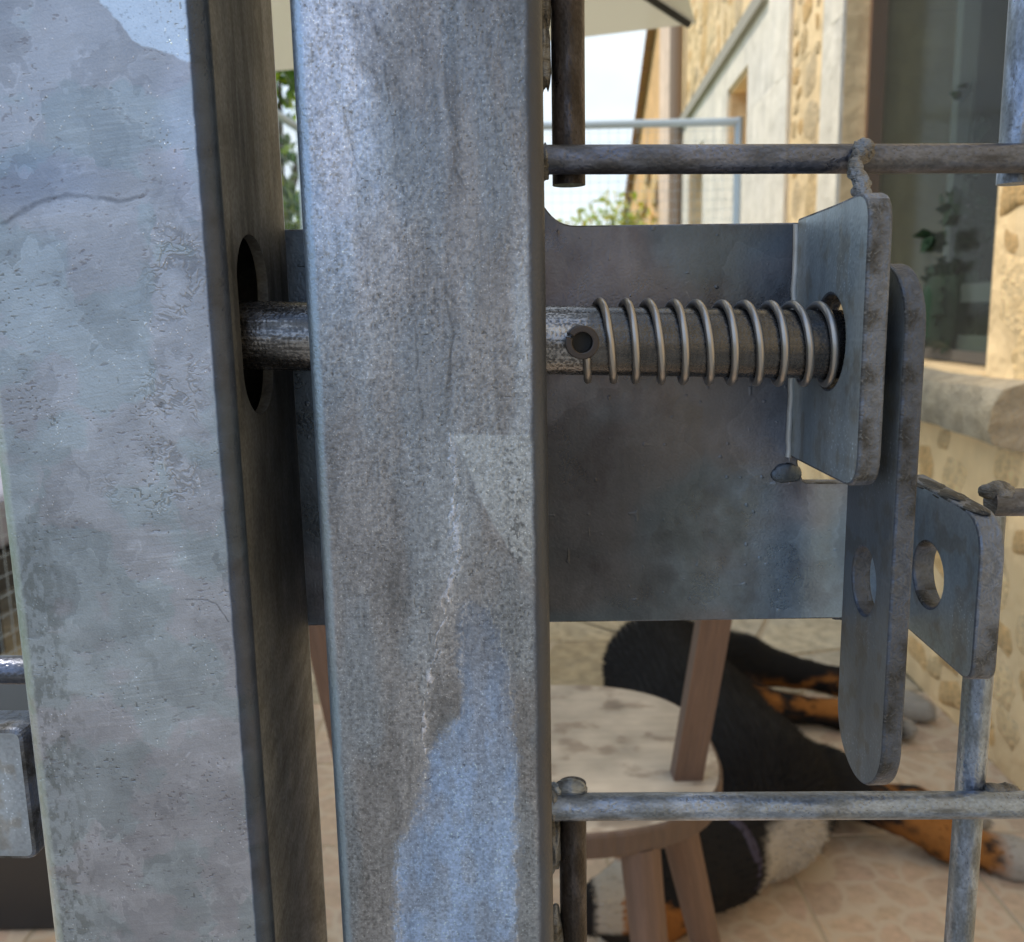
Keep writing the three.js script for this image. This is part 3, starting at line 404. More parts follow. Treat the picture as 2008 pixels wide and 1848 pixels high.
{
  const W = shapeOf([[-5.5, 0], [7.5, 0], [7.5, 5.4], [-5.5, 5.4]]);  // unseen run behind the camera added to darken the right-hand side
  const cut = (a, b, c, d) => { const h = new THREE.Path(); h.moveTo(a, c); h.lineTo(a, d); h.lineTo(b, d); h.lineTo(b, c); h.closePath(); W.holes.push(h); };
  cut(s0, s1, wy0, wy1); cut(4.86, 5.4, 1.86, 2.22); cut(6.3, 6.95, 0.02, 2.12);
  const g = new THREE.ExtrudeGeometry(W, { depth: 0.42, bevelEnabled: false }); uvs(g, 2000, 2000); mesh('wall', g, mMortar, house);
  const sheet = (n, a, b, c, d, t = 0.012, m = mPlaster) => mesh(n, boxUV(new THREE.BoxGeometry(b - a, d - c, t).translate((a + b) / 2, (c + d) / 2, -t / 2 + 0.001), 2000, 2000), m, house);
  sheet('window_surround', s1 + 0.001, s1 + 0.24, wy0 - 0.05, wy1 + 0.15, 0.014); 
  const PP = shapeOf([[4.02, 0], [6.28, 0], [6.28, 2.13], [6.97, 2.13], [6.97, 0], [7.4, 0], [7.4, 2.40], [4.5, 2.40], [4.35, 2.9], [4.2, 5.3], [3.98, 5.3]]); const hp = new THREE.Path(); hp.moveTo(4.84, 1.84); hp.lineTo(4.84, 2.24); hp.lineTo(5.42, 2.24); hp.lineTo(5.42, 1.84); hp.closePath(); PP.holes.push(hp);
  const pg = new THREE.ExtrudeGeometry(PP, { depth: 0.016, bevelEnabled: false }); uvs(pg, 2000, 2000); pg.translate(0, 0, -0.018); mesh('plaster_panel', pg, mPlaster, house);
  mesh('grey_band', boxUV(new THREE.BoxGeometry(3.05, 0.07, 0.05).translate(5.93, 2.437, -0.024), 2000, 2000), plain(0.40, 0.37, 0.31, 0.9), house);  // thin grey band along the wall above the plaster
  // small dark vent and door in the depth of the wall
  mesh('vent_shutter', new THREE.BoxGeometry(0.535, 0.355, 0.02).translate(5.13, 2.04, 0.3), plain(0.03, 0.027, 0.024, 0.8), house);
  const door = mesh('door', new THREE.BoxGeometry(0.645, 2.09, 0.04).translate(6.625, 1.067, 0.16), plain(0.10, 0.10, 0.098, 0.7), house);
  mesh('handle', cyl(V(6.4, 1.0, 0.12), V(6.4, 1.14, 0.12), 0.01), plain(0.3, 0.3, 0.3, 0.4, 0.8), door);
  // stone sill
  const sg = new THREE.BoxGeometry(1.62, 0.135, 0.30, 26, 3, 5), sp = sg.attributes.position; for (let i = 0; i < sp.count; i++) { const x = sp.getX(i), y = sp.getY(i), z = sp.getZ(i); const k = fbm(x * 6 + 9, y * 9 + z * 7 + 5, 960, 4) - 0.5, ed = Math.abs(y) > 0.06 && z < -0.13 ? 0.014 : 0; sp.setXYZ(i, x, y + k * 0.02 - Math.sign(y) * ed, z + k * 0.03 + ed); }
  sg.computeVertexNormals(); mesh('window_sill', boxUV(sg.translate(2.66, wy0 - 0.0715, 0.06), 500, 500), tinted(stoneS, 0.9, 0.88, 0.84, 0.008, 'sill'), house);
  // window: rusty frame edge, white casement, glass, curtains
  const win = mesh('window', (() => { const f = [], b = (x, y, w, h) => f.push(new THREE.BoxGeometry(w, h, 0.05).translate(x, y, 0.10)); b(s1 - 0.014, (wy0 + wy1) / 2, 0.026, wy1 - wy0 - 0.004); b((s0 + s1) / 2 - 0.02, wy1 - 0.024, s1 - s0 - 0.05, 0.04); return merge(f); })(), plain(0.25, 0.14, 0.08, 0.8), house);
  const white = plain(0.30, 0.30, 0.32, 0.6), fr = []; const b2 = (x, y, w, h) => fr.push(new THREE.BoxGeometry(w, h, 0.045).translate(x, y, 0.16)); b2(s0 + 0.03, (wy0 + wy1) / 2, 0.056, wy1 - wy0 - 0.01); b2(s0 + 0.32, wy0 + 0.19, 0.52, 0.05); b2(s0 + 0.60, (wy0 + wy1) / 2, 0.045, wy1 - wy0 - 0.01); b2(s0 + 0.32, wy0 + 0.05, 0.52, 0.05);
  mesh('casement', merge(fr), white, win);
  mesh('pane', new THREE.BoxGeometry(s1 - s0 - 0.06, wy1 - wy0 - 0.06, 0.004).translate((s0 + s1) / 2, (wy0 + wy1) / 2, 0.128), new THREE.MeshPhysicalMaterial({ color: 0xdfe6e2, transmission: 1, thickness: 0, roughness: 0.12, ior: 1.5, specularIntensity: 0.3 }), win);
  { const ws = [], zz = 0.075, W0 = s0 + 0.005, W1 = s1 - 0.005; for (let x = W0; x < W1; x += 0.009) ws.push(new THREE.BoxGeometry(0.0007, wy1 - wy0, 0.0005).translate(x, (wy0 + wy1) / 2, zz)); for (let y = wy0; y < wy1; y += 0.009) ws.push(new THREE.BoxGeometry(W1 - W0, 0.0007, 0.0005).translate((W0 + W1) / 2, y, zz + 0.001)); mesh('insect_screen', merge(ws), plain(0.15, 0.147, 0.14, 0.7, 0.2), win).userData.kind = 'stuff'; }
  const lace = surf(256, 256, 600, 600, (x, y, o) => { const a = fbm(x / 16, y / 90, 971, 3), n = fbm(x / 30, y / 30, 973, 4); const L = 0.5 * (0.4 + 0.8 * a + 0.5 * n); set(o, L, 1.0, 0.96, 0.93); o.k = 0.95; });
  const mLace = matOf(lace, 0.001, 'lace'); mLace.side = THREE.DoubleSide;
  for (const [a, bb] of [[s0 + 0.02, s0 + 0.17], [s0 + 0.2, s0 + 0.56]]) { const g = new THREE.PlaneGeometry(bb - a, wy1 - wy0 - 0.2, Math.round((bb - a) * 200), 6), p = g.attributes.position; for (let i = 0; i < p.count; i++) p.setZ(i, 0.018 * Math.sin(p.getX(i) * 92 + p.getY(i) * 2) + 0.01 * Math.sin(p.getX(i) * 41)); g.computeVertexNormals(); g.translate((a + bb) / 2, (wy0 + wy1) / 2 + 0.09, 0.26); mesh('curtain', g, mLace, win); }
  mesh('room_wall', merge([[4, 2.6, 0.05, 3.2, 1.6, 2.2], [0.05, 2.6, 1.8, 1.2, 1.6, 1.3], [0.05, 2.6, 1.8, 5.2, 1.6, 1.3], [4.05, 0.05, 1.8, 3.2, 2.92, 1.3], [4.05, 0.05, 1.8, 3.2, 0.3, 1.3]].map(([a, b, c, x, y, z]) => new THREE.BoxGeometry(a, b, c).translate(x, y, z))), plain(0.30, 0.31, 0.28, 0.95), house);
  mesh('inner_sill', new THREE.BoxGeometry(s1 - s0 - 0.01, 0.03, 0.28).translate((s0 + s1) / 2, wy0 + 0.02, 0.26), plain(0.14, 0.13, 0.12, 0.8), house);
  mesh('drain_pipe', new THREE.CylinderGeometry(0.05, 0.05, 5.2, 16).translate(7.34, 2.6, -0.07), plain(0.26, 0.19, 0.14, 0.6), house);
  // rubble stones set in the mortar where the photograph shows them
  const stoneM = [[2.0, 1.66, 1.14], [1.75, 1.42, 0.95], [2.05, 1.5, 0.84], [1.85, 1.38, 0.78], [1.7, 1.45, 1.1], [2.1, 1.76, 1.24]].map((c) => tinted(stoneS, ...c, 0.01, 'rubble'));
  const wallM = [[2.25, 1.85, 1.26], [2.2, 1.65, 0.98], [2.4, 2.0, 1.42]].map((c) => tinted(stoneS, ...c, 0.01, 'rubble'));
  const stoneG = [0, 1, 2, 3, 4, 5].map((k) => { const g = new THREE.IcosahedronGeometry(1, 1), p = g.attributes.position; for (let i = 0; i < p.count; i++) { const x = p.getX(i), y = p.getY(i), z = p.getZ(i), q = 1 + 0.8 * (fbm(x * 1.5 + k * 7 + 30, y * 1.5 + z + 30, 980, 2) - 0.5) * 2; p.setXYZ(i, Math.sign(x) * Math.pow(Math.abs(x), 0.6) * q, Math.sign(y) * Math.pow(Math.abs(y), 0.6) * q, Math.sign(z) * Math.pow(Math.abs(z), 0.5)); } const o = soften(g), u = o.attributes.uv; for (let i = 0; i < u.count; i++) u.setXY(i, u.getX(i) / 60 + k * 0.17, u.getY(i) / 60 + k * 0.31); return o; });
  const put = []; const zone = (a, b, c, d, n, lo, hi) => { for (let t = 0, k = 0; t < n * 60 && k < n; t++) { const x = rr(a, b), y = rr(c, d), w = rr(lo, hi), h = w * rr(0.5, 0.85); if (x - w < a || x + w > b || y - h < c || y + h > d) continue; if (put.some((q) => Math.abs(q[0] - x) < (q[2] + w) * 0.84 && Math.abs(q[1] - y) < (q[3] + h) * 0.84)) continue; put.push([x, y, w, h]); k++; const m = mesh('stone', stoneG[Math.floor(rnd() * 6)], y < 1.2 && x < 3.5 ? wallM[Math.floor(rnd() * 3)] : stoneM[Math.floor(rnd() * 6)], house); m.position.set(x, y, 0.012); m.scale.set(w, h, rr(0.014, 0.02)); m.rotation.z = rr(-0.3, 0.3); } };
  zone(3.53, 4.0, 0.9, 3.6, 90, 0.04, 0.13); zone(4.5, 7.25, 2.52, 3.5, 120, 0.07, 0.2); zone(4.25, 4.8, 2.52, 4.0, 30, 0.04, 0.12); zone(1.62, 2.08, 0.02, 1.5, 70, 0.05, 0.15); zone(2.06, 3.5, 0.02, 0.72, 70, 0.05, 0.17);
  // annex gable beyond, ochre stone with a tiled verge
  const gb = new THREE.ExtrudeGeometry(shapeOf([[9, 0], [14.5, 0], [14.5, 1.7], [13, 2.35], [11.4, 3.02], [9, 3.95]]), { depth: 0.5, bevelEnabled: false }); uvs(gb, 2000, 2000); gb.translate(0, 0, 0.0); mesh('annex_wall', gb, tinted(plasterS, 0.95, 0.62, 0.32, 0.02, 'ochre'), house);
  mesh('annex_plaster', boxUV(new THREE.BoxGeometry(1.5, 4.2, 0.5).translate(8.25, 2.1, 0.23), 2000, 2000), tinted(plasterS, 0.98, 0.80, 0.72, 0.012, 'pink_plaster'), house);
  const vm = plain(0.34, 0.2, 0.12, 0.85), vt = new THREE.BoxGeometry(0.36, 0.035, 0.5); for (let k = 0; k < 18; k++) { const t = k / 17, x = mix(9.05, 14.4, t), y = x < 11.4 ? mix(3.95, 3.02, (x - 9) / 2.4) : x < 13 ? mix(3.02, 2.35, (x - 11.4) / 1.6) : mix(2.35, 1.7, (x - 13) / 1.5); const m = mesh('roof_tile', vt, vm, house); m.position.set(x, y + 0.03, 0.16); m.rotation.z = -0.34; }
  for (let k = 0; k < 14; k++) { const w = rr(0.12, 0.28), m = mesh('stone', stoneG[k % 6], stoneM[[2, 3, 1][k % 3]], house); m.position.set(rr(9.3, 12.4), rr(1.3, 2.6), 0.0); m.scale.set(w, w * 0.6, 0.05); }
}
{ // plant in the window
  const pl = thing('potted_plant', [1.262, wy0 + 0.036, -2.40], 'dark green plant in a green pot inside the house window, blurred by its screen', 'plant');
  mesh('pot', new THREE.LatheGeometry([[0.001, 0], [0.05, 0.002], [0.066, 0.03], [0.074, 0.15], [0.06, 0.2], [0.05, 0.205], [0.048, 0.19], [0.001, 0.185]].map(([x, y]) => new THREE.Vector2(x, y)), 28), plain(0.006, 0.032, 0.012, 0.7), pl);
  const pos = [], idx = [], q = new THREE.Quaternion(), v = V(0, 0, 0), spots = [[0, 0.07, 0.062, 110], [0, 0.15, 0.06, 110], [0, 0.2, 0.05, 60], [0.035, 0.27, 0.035, 34], [0.055, 0.34, 0.03, 50], [0.02, 0.4, 0.045, 60], [-0.06, 0.3, 0.022, 20], [0.03, 0.5, 0.02, 12], [0.06, 0.6, 0.02, 10], [0.0, 0.7, 0.018, 8]];
  for (const [x, y, r, k] of spots) for (let i = 0; i < k; i++) { q.setFromEuler(new THREE.Euler(rr(0, 6), rr(0, 6), rr(0, 6))); const s = rr(0.035, 0.07), o = [x + rr(-r, r), y + rr(-r, r), rr(-r, r)], b = pos.length / 3; for (const [a, c] of [[0, 0], [0.3, 0.5], [0, 1], [-0.3, 0.5]]) { v.set(a * s, (c - 0.5) * s, Math.abs(a) * s * 0.3).applyQuaternion(q); pos.push(v.x + o[0], v.y + o[1], v.z + o[2]); } idx.push(b, b + 1, b + 2, b, b + 2, b + 3); }
  const g = new THREE.BufferGeometry(); g.setAttribute('position', new THREE.Float32BufferAttribute(pos, 3)); g.setIndex(idx); g.computeVertexNormals(); mesh('leaves', g, plain(0.006, 0.036, 0.012, 0.6, 0, { side: THREE.DoubleSide }), pl);
  mesh('stem', cyl(V(0, 0.15, 0), V(0.03, 0.72, 0), 0.004, 0.0025, 8), plain(0.03, 0.06, 0.02, 0.8), pl);
}

// ------------------------------------------------------------------ chair
const woodS = surf(256, 512, 120, 500, (x, y, o) => { const g = fbm(x / 2.2 + 2 * fbm(x / 20, y / 120, 991, 2), y / 60, 990, 4), f = fbm(x / 1, y / 14, 993, 3); const L = 0.7 + 0.4 * g + 0.25 * (f - 0.5); o.r = 0.125 * L; o.g = 0.078 * L; o.b = 0.06 * L; o.k = 0.6; o.h = g; });
const seatS = surf(512, 512, 560, 560, (x, y, o) => { const g = fbm(x / 60, y / 5, 1001, 4), s = fbm(x / 50, y / 45, 1003, 4), p = sm(0.55, 0.75, fbm(x / 40 + 7, y / 34, 1005, 4)), L = 0.44 * (0.5 + 0.22 * g + 0.78 * s); set(o, L * (1 - 0.35 * p), 1.0, mix(0.9, 0.84, p), mix(0.78, 0.7, p)); const cr = sm(3, 0.6, segD([[250, 560], [236, 500], [246, 440], [222, 400]], x + 14 * (s - 0.5), y)); o.r *= 1 - 0.6 * cr; o.g *= 1 - 0.6 * cr; o.b *= 1 - 0.6 * cr; o.k = 0.7; o.h = 0.4 + 0.3 * g - 0.3 * cr; });
const mWood = matOf(woodS, 0.001, 'brown_wood'), mSeat = matOf(seatS, 0.0015, 'worn_seat'), mRim = tinted(woodS, 0.75, 0.8, 0.85, 0.003, 'seat_rim');  // rim wood tinted darker, the shadow on the seat edge painted in
{
  const ch = thing('farm_chair', [0.026, 0, -0.915], 'worn wooden farmhouse chair with pale seat and splayed brown legs behind the gate', 'chair');
  const pts = []; for (let k = 0; k < 64; k++) { const a = k / 64 * Math.PI * 2, c = Math.cos(a), s = Math.sin(a); pts.push([0.241 * Math.sign(c) * Math.pow(Math.abs(c), 0.72), 0.213 * Math.sign(s) * Math.pow(Math.abs(s), 0.78)]); }
  const g = slab(shapeOf(pts), 0.032, 0.005), u = g.attributes.uv; for (const gr of g.groups) for (let i = gr.start; i < gr.start + gr.count; i++) u.setXY(i, u.getX(i) / 0.56 + 0.5, u.getY(i) / 0.56 + 0.5);
  g.rotateX(-Math.PI / 2).translate(0, 0.418, 0); mesh('seat', g, [mSeat, mRim], ch);
  const leg = (x0, z0, x1, z1) => mesh('leg', cyl(V(x1, 0, z1), V(x0, 0.419, z0), 0.017, 0.024, 14, 120, 500), mWood, ch);
  leg(0.114, 0.18, 0.149, 0.235); leg(0.167, 0.115, 0.267, 0.016); leg(-0.137, 0.18, -0.172, 0.235); leg(-0.19, 0.115, -0.29, 0.016);
  const spindle = (s) => { const a = V(s > 0 ? 0.186 : -0.23, 0.445, 0.083), b = V(s > 0 ? 0.226 : -0.272, 0.86, 0.16), d = new THREE.Vector3().subVectors(b, a); const q = new THREE.BoxGeometry(0.036, d.length(), 0.026).translate(0, d.length() / 2, 0); const o = mesh('spindle', boxUV(q, 120, 500), mWood, ch); o.position.copy(a); o.quaternion.setFromUnitVectors(V(0, 1, 0), d.normalize()); };
  spindle(1); spindle(-1);
  const back = slab(shapeOf(roundPoly([[-0.27, 0, 0.02], [0.27, 0, 0.02], [0.2, 0.2, 0.06], [-0.2, 0.2, 0.06]])), 0.025, 0.004); uvs(back, 120, 500); back.rotateX(0.18).translate(0, 0.70, 0.128); mesh('backrest', back, mWood, ch);
}

// ------------------------------------------------------------------ dog lying on its side
{
  const dog = thing('dog', [0, 0, 0], 'black dog with tan legs and white chest lying on its side on the paving', 'dog');
  const cap = (a, b, ra, rb, s = 1) => ({ a, b, ra, rb });
  const C = [
    cap([0.36, 0.135, -1.93], [0.40, 0.14, -1.62], 0.135, 0.125), cap([0.40, 0.14, -1.62], [0.435, 0.135, -1.33], 0.125, 0.14), cap([0.435, 0.13, -1.33], [0.35, 0.105, -1.20], 0.11, 0.075),
    cap([0.35, 0.1, -1.21], [0.245, 0.095, -1.15], 0.075, 0.078), cap([0.235, 0.085, -1.145], [0.145, 0.07, -1.118], 0.062, 0.036), cap([0.145, 0.066, -1.118], [0.112, 0.062, -1.104], 0.036, 0.028),
    cap([0.235, 0.03, -1.13], [0.165, 0.032, -1.105], 0.03, 0.022),
    cap([0.43, 0.14, -2.0], [0.60, 0.12, -2.03], 0.10, 0.062), cap([0.60, 0.115, -2.03], [0.84, 0.07, -2.0], 0.055, 0.03), cap([0.84, 0.065, -2.0], [0.99, 0.035, -1.92], 0.028, 0.026), cap([0.98, 0.033, -1.925], [1.02, 0.03, -1.90], 0.032, 0.026),
    cap([0.42, 0.07, -1.9], [0.58, 0.055, -1.91], 0.07, 0.048), cap([0.58, 0.052, -1.91], [0.80, 0.04, -1.87], 0.045, 0.027), cap([0.80, 0.037, -1.87], [0.93, 0.03, -1.80], 0.027, 0.026),
    cap([0.47, 0.14, -1.40], [0.61, 0.115, -1.425], 0.085, 0.055), cap([0.61, 0.11, -1.425], [0.80, 0.045, -1.325], 0.046, 0.03), cap([0.80, 0.042, -1.325], [0.90, 0.032, -1.28], 0.03, 0.028), cap([0.90, 0.03, -1.28], [0.94, 0.028, -1.262], 0.032, 0.026),
    cap([0.48, 0.06, -1.42], [0.62, 0.05, -1.50], 0.05, 0.04), cap([0.62, 0.05, -1.50], [0.80, 0.035, -1.46], 0.036, 0.027), cap([0.80, 0.033, -1.46], [0.90, 0.03, -1.41], 0.028, 0.026),
    cap([0.285, 0.16, -1.165], [0.31, 0.10, -1.10], 0.02, 0.012),
  ];
  const field = (x, y, z) => { let s = 0; for (const c of C) { const [ax, ay_, az] = c.a, dx = c.b[0] - ax, dy = c.b[1] - ay_, dz = c.b[2] - az, t = clamp(((x - ax) * dx + (y - ay_) * dy + (z - az) * dz) / (dx * dx + dy * dy + dz * dz)); const d = Math.hypot(x - ax - dx * t, y - ay_ - dy * t, z - az - dz * t) - mix(c.ra, c.rb, t); if (d < 0.12) s += Math.exp(-d * 70); } return s > 1e-9 ? -Math.log(s) / 70 : 0.2; };
  const N = 104, mc = new MarchingCubes(N, new THREE.MeshBasicMaterial(), false, false, 160000), cx = 0.53, cy = 0.40, cz = -1.60, S = 0.60; mc.isolation = 0;
  for (let k = 0; k < N; k++) for (let j = 0; j < N; j++) { const y = cy + (j - N / 2) / (N / 2) * S; for (let i = 0; i < N; i++) { const x = cx + (i - N / 2) / (N / 2) * S, z = cz + (k - N / 2) / (N / 2) * S; mc.field[k * N * N + j * N + i] = y > 0.36 ? -0.2 : -Math.max(field(x, y, z), 0.004 - y); } }
  mc.update();
  const n = mc.count, pos = new Float32Array(mc.positionArray.slice(0, n * 3)), nor = new Float32Array(n * 3), col = new Float32Array(n * 3);
  const e = 0.004;
  for (let i = 0; i < n; i++) {
    let x = cx + pos[i * 3] * S, y = cy + pos[i * 3 + 1] * S, z = cz + pos[i * 3 + 2] * S;
    let nx = field(x + e, y, z) - field(x - e, y, z), ny = field(x, y + e, z) - field(x, y - e, z), nz = field(x, y, z + e) - field(x, y, z - e); const l = Math.hypot(nx, ny, nz) || 1; nx /= l; ny /= l; nz /= l;
    const fur = (fbm(x * 60 + z * 25, z * 60 + y * 90, 1101, 3) - 0.5) * 0.008; x += nx * fur; y += ny * fur; z += nz * fur;
    pos.set([x, y, z], i * 3); nor.set([nx, ny, nz], i * 3);
    const q = (fbm(x * 26, z * 26 + y * 30, 1105, 4) - 0.5) * 0.05; let c = [0.009, 0.0088, 0.0098];
    const tan = [0.26, 0.105, 0.026], whi = [0.36, 0.335, 0.30];
    const stk = fbm(x * 14, z * 70 + y * 70, 1109, 3); let tm = 0;
    if (z < -1.95 && x > 0.5) tm = sm(0.50, 0.58, x + q) * sm(0.10, 0.075, y + q * 0.6) * sm(0.42, 0.5, stk + 0.03);
    if (z > -1.95 && z < -1.75 && x > 0.5) tm = sm(0.56, 0.66, x + q) * sm(0.035, 0.055, y + q * 0.5) * sm(0.4, 0.5, stk + 0.03);
    if (z > -1.55 && x > 0.6) tm = sm(0.66, 0.74, x + q) * sm(0.4, 0.48, stk + 0.06);
    c = c.map((v, k) => mix(v, tan[k] * (0.6 + 0.8 * stk), tm));
    const wm = (z < -1.7 ? sm(0.91, 0.95, x + q) : 0) + (z > -1.5 ? sm(0.86, 0.9, x + q) : 0); c = c.map((v, k) => mix(v, whi[k], Math.min(1, wm)));
    const dch = Math.hypot((x - 0.475) / 0.10, (y - 0.08) / 0.10, (z + 1.205) / 0.085); { const t = sm(1.08, 0.86, dch + q * 5); c = c.map((v, k) => mix(v, whi[k] * (0.75 + 0.4 * stk), t)); }
    if (x < 0.20 && z > -1.2) { c = whi; if (Math.abs(z + 1.118 + q * 0.3 - 0.0) > 0.028 && x > 0.165 + q) c = tan; if (x < 0.122) c = [0.012, 0.011, 0.012]; if (y < 0.045 && x < 0.2) c = [0.02, 0.017, 0.016]; }
    else if (x < 0.265 + q && z > -1.115 && z < -1.0 && y < 0.10) c = tan;
    col.set(c, i * 3);
  }
  const g = new THREE.BufferGeometry(); g.setAttribute('position', new THREE.BufferAttribute(pos, 3)); g.setAttribute('normal', new THREE.BufferAttribute(nor, 3)); g.setAttribute('color', new THREE.BufferAttribute(col, 3));
  const fm = new THREE.MeshPhysicalMaterial({ vertexColors: true, roughness: 0.85, specularIntensity: 0.4 }); mesh('body', g, fm, dog);
  { // coat: short strands lying along each limb
    const bl = new THREE.BufferGeometry(); bl.setAttribute('position', new THREE.Float32BufferAttribute([-0.0011, 0, 0, 0.0011, 0, 0, -0.0008, 0.014, 0.001, 0.0008, 0.014, 0.001, 0, 0.026, 0.004], 3)); bl.setIndex([0, 1, 2, 1, 3, 2, 2, 3, 4]); bl.computeVertexNormals();
    const NF = 60000, fur = new THREE.InstancedMesh(bl, plain(1, 1, 1, 0.8, 0, { side: THREE.DoubleSide, specularIntensity: 0.4 }), NF), m4 = new THREE.Matrix4(), N3 = V(0, 0, 0), D = V(0, 0, 0), X = V(0, 0, 0), Z = V(0, 0, 0), cc = new THREE.Color();
    for (let i = 0; i < NF; i++) {
      const k = Math.min(n - 1, Math.floor((rnd() + rnd() / 65536) * n)), px = pos[k * 3], py = pos[k * 3 + 1], pz = pos[k * 3 + 2]; N3.set(nor[k * 3], nor[k * 3 + 1], nor[k * 3 + 2]);
      let best = 9, bc = C[0]; for (const c of C) { const [ax, ay_, az] = c.a, dx = c.b[0] - ax, dy = c.b[1] - ay_, dz = c.b[2] - az, t = clamp(((px - ax) * dx + (py - ay_) * dy + (pz - az) * dz) / (dx * dx + dy * dy + dz * dz)), d = Math.hypot(px - ax - dx * t, py - ay_ - dy * t, pz - az - dz * t) - mix(c.ra, c.rb, t); if (d < best) { best = d; bc = c; } }
      D.set(bc.b[0] - bc.a[0], bc.b[1] - bc.a[1], bc.b[2] - bc.a[2]).normalize(); if (D.z > 0.3 && px < 0.6) D.negate(); D.x += rr(-0.35, 0.35); D.y += rr(-0.45, 0.15); D.z += rr(-0.35, 0.35); D.addScaledVector(N3, 0.3 - D.dot(N3)).normalize();
      X.crossVectors(D, N3).normalize(); Z.crossVectors(X, D); const sc = rr(0.6, 1.25) * (px > 0.6 || pz > -1.2 ? 0.5 : col[k * 3 + 1] > 0.1 ? 0.6 : 0.95); m4.makeBasis(X, D, Z).scale(V(sc, sc, sc)).setPosition(px - N3.x * 0.002, py - N3.y * 0.002, pz - N3.z * 0.002); fur.setMatrixAt(i, m4);
      const v = rr(0.65, 1.45); cc.setRGB(col[k * 3] * v, col[k * 3 + 1] * v, col[k * 3 + 2] * v); fur.setColorAt(i, cc);
    }
    fur.name = 'coat'; fur.userData.kind = 'stuff'; fur.castShadow = fur.receiveShadow = true; dog.add(fur);
  }
  mesh('eye', new THREE.SphereGeometry(0.008, 12, 8).translate(0.205, 0.128, -1.108), plain(0.01, 0.008, 0.006, 0.15), dog);
  const col_ = mesh('dog_collar', new THREE.TorusGeometry(0.079, 0.01, 10, 40).scale(1, 1, 1.5), plain(0.02, 0.018, 0.05, 0.6)); col_.position.set(0.345, 0.105, -1.205); col_.lookAt(0.25, 0.1, -1.13); tag(col_, 'dark purple collar round the neck of the lying dog', 'collar');
}

// ------------------------------------------------------------------ parasol
{
  const p = thing('parasol', [-1.12, 0, -2.42], 'large square off-white parasol spread over the terrace', 'parasol'); p.rotation.y = -0.275;
  const cm = new THREE.MeshPhysicalMaterial({ color: 0xc9c5b4, roughness: 0.95, transmission: 0.42, thickness: 0, side: THREE.DoubleSide }), h = 1.5, dark = plain(0.05, 0.05, 0.05, 0.5, 0.4);
  const cs = [[h, -h], [-h, -h], [-h, h], [h, h]];
  for (let k = 0; k < 4; k++) { const a = cs[k], b = cs[(k + 1) % 4], n = 12, pos = [], idx = []; for (let i = 0; i <= n; i++) for (let j = 0; j <= n; j++) { const t = i / n, s = j / n, sag = 0.05 * t * Math.sin(Math.PI * s) * (1 - t * 0.6); pos.push(mix(a[0], b[0], s) * t, 2.86 - 0.76 * t - sag, mix(a[1], b[1], s) * t); if (i < n && j < n) { const q = i * (n + 1) + j; idx.push(q, q + n + 1, q + 1, q + 1, q + n + 1, q + n + 2); } }
    const g = new THREE.BufferGeometry(); g.setAttribute('position', new THREE.Float32BufferAttribute(pos, 3)); g.setIndex(idx); g.computeVertexNormals(); mesh('canopy_panel', g, cm, p);
    mesh('rib', cyl(V(0, 2.82, 0), V(a[0] * 0.985, 2.092, a[1] * 0.985), 0.014, 0.014, 8), dark, p); }
  mesh('pole', cyl(V(0, 0, 0), V(0, 2.9, 0), 0.026, 0.026, 20), plain(0.5, 0.5, 0.48, 0.4, 0.6), p); mesh('base', new THREE.CylinderGeometry(0.28, 0.3, 0.09, 32).translate(0, 0.045, 0), plain(0.2, 0.2, 0.2, 0.8), p);
}

// ------------------------------------------------------------------ mesh fence
function fencePanel(label, A, B) {
  const f = thing('mesh_fence', [0, 0, 0], label, 'fence'); const fm = plain(0.46, 0.55, 0.64, 0.5, 0.4), top = 1.99;
  const P = (t, y) => V(mix(A[0], B[0], t), y, mix(A[1], B[1], t)), L = Math.hypot(B[0] - A[0], B[1] - A[1]);
  for (const t of [0, 1]) mesh('frame_post', cyl(P(t, 0), P(t, top + 0.02), 0.022, 0.022, 16), fm, f);
  for (const y of [0.1, top]) mesh('frame_rail', cyl(P(0, y), P(1, y), 0.021, 0.021, 16), fm, f);
  const ws = []; for (let k = 1; k < L / 0.05; k++) ws.push(cyl(P(k * 0.05 / L, 0.1), P(k * 0.05 / L, top), 0.001, 0.001, 5)); for (let y = 0.15; y < top; y += 0.05) ws.push(cyl(P(0, y), P(1, y), 0.001, 0.001, 5));
  const w = mesh('wire_mesh', merge(ws), fm, f); w.userData.kind = 'stuff';
}
fencePanel('galvanised mesh fence panel closing the terrace beside the house wall', [-1.06, -4.77], [1.22, -4.74]);
fencePanel('galvanised mesh fence panel running along the left of the terrace towards the trees', [-1.36, -1.1], [-1.065, -4.72]);

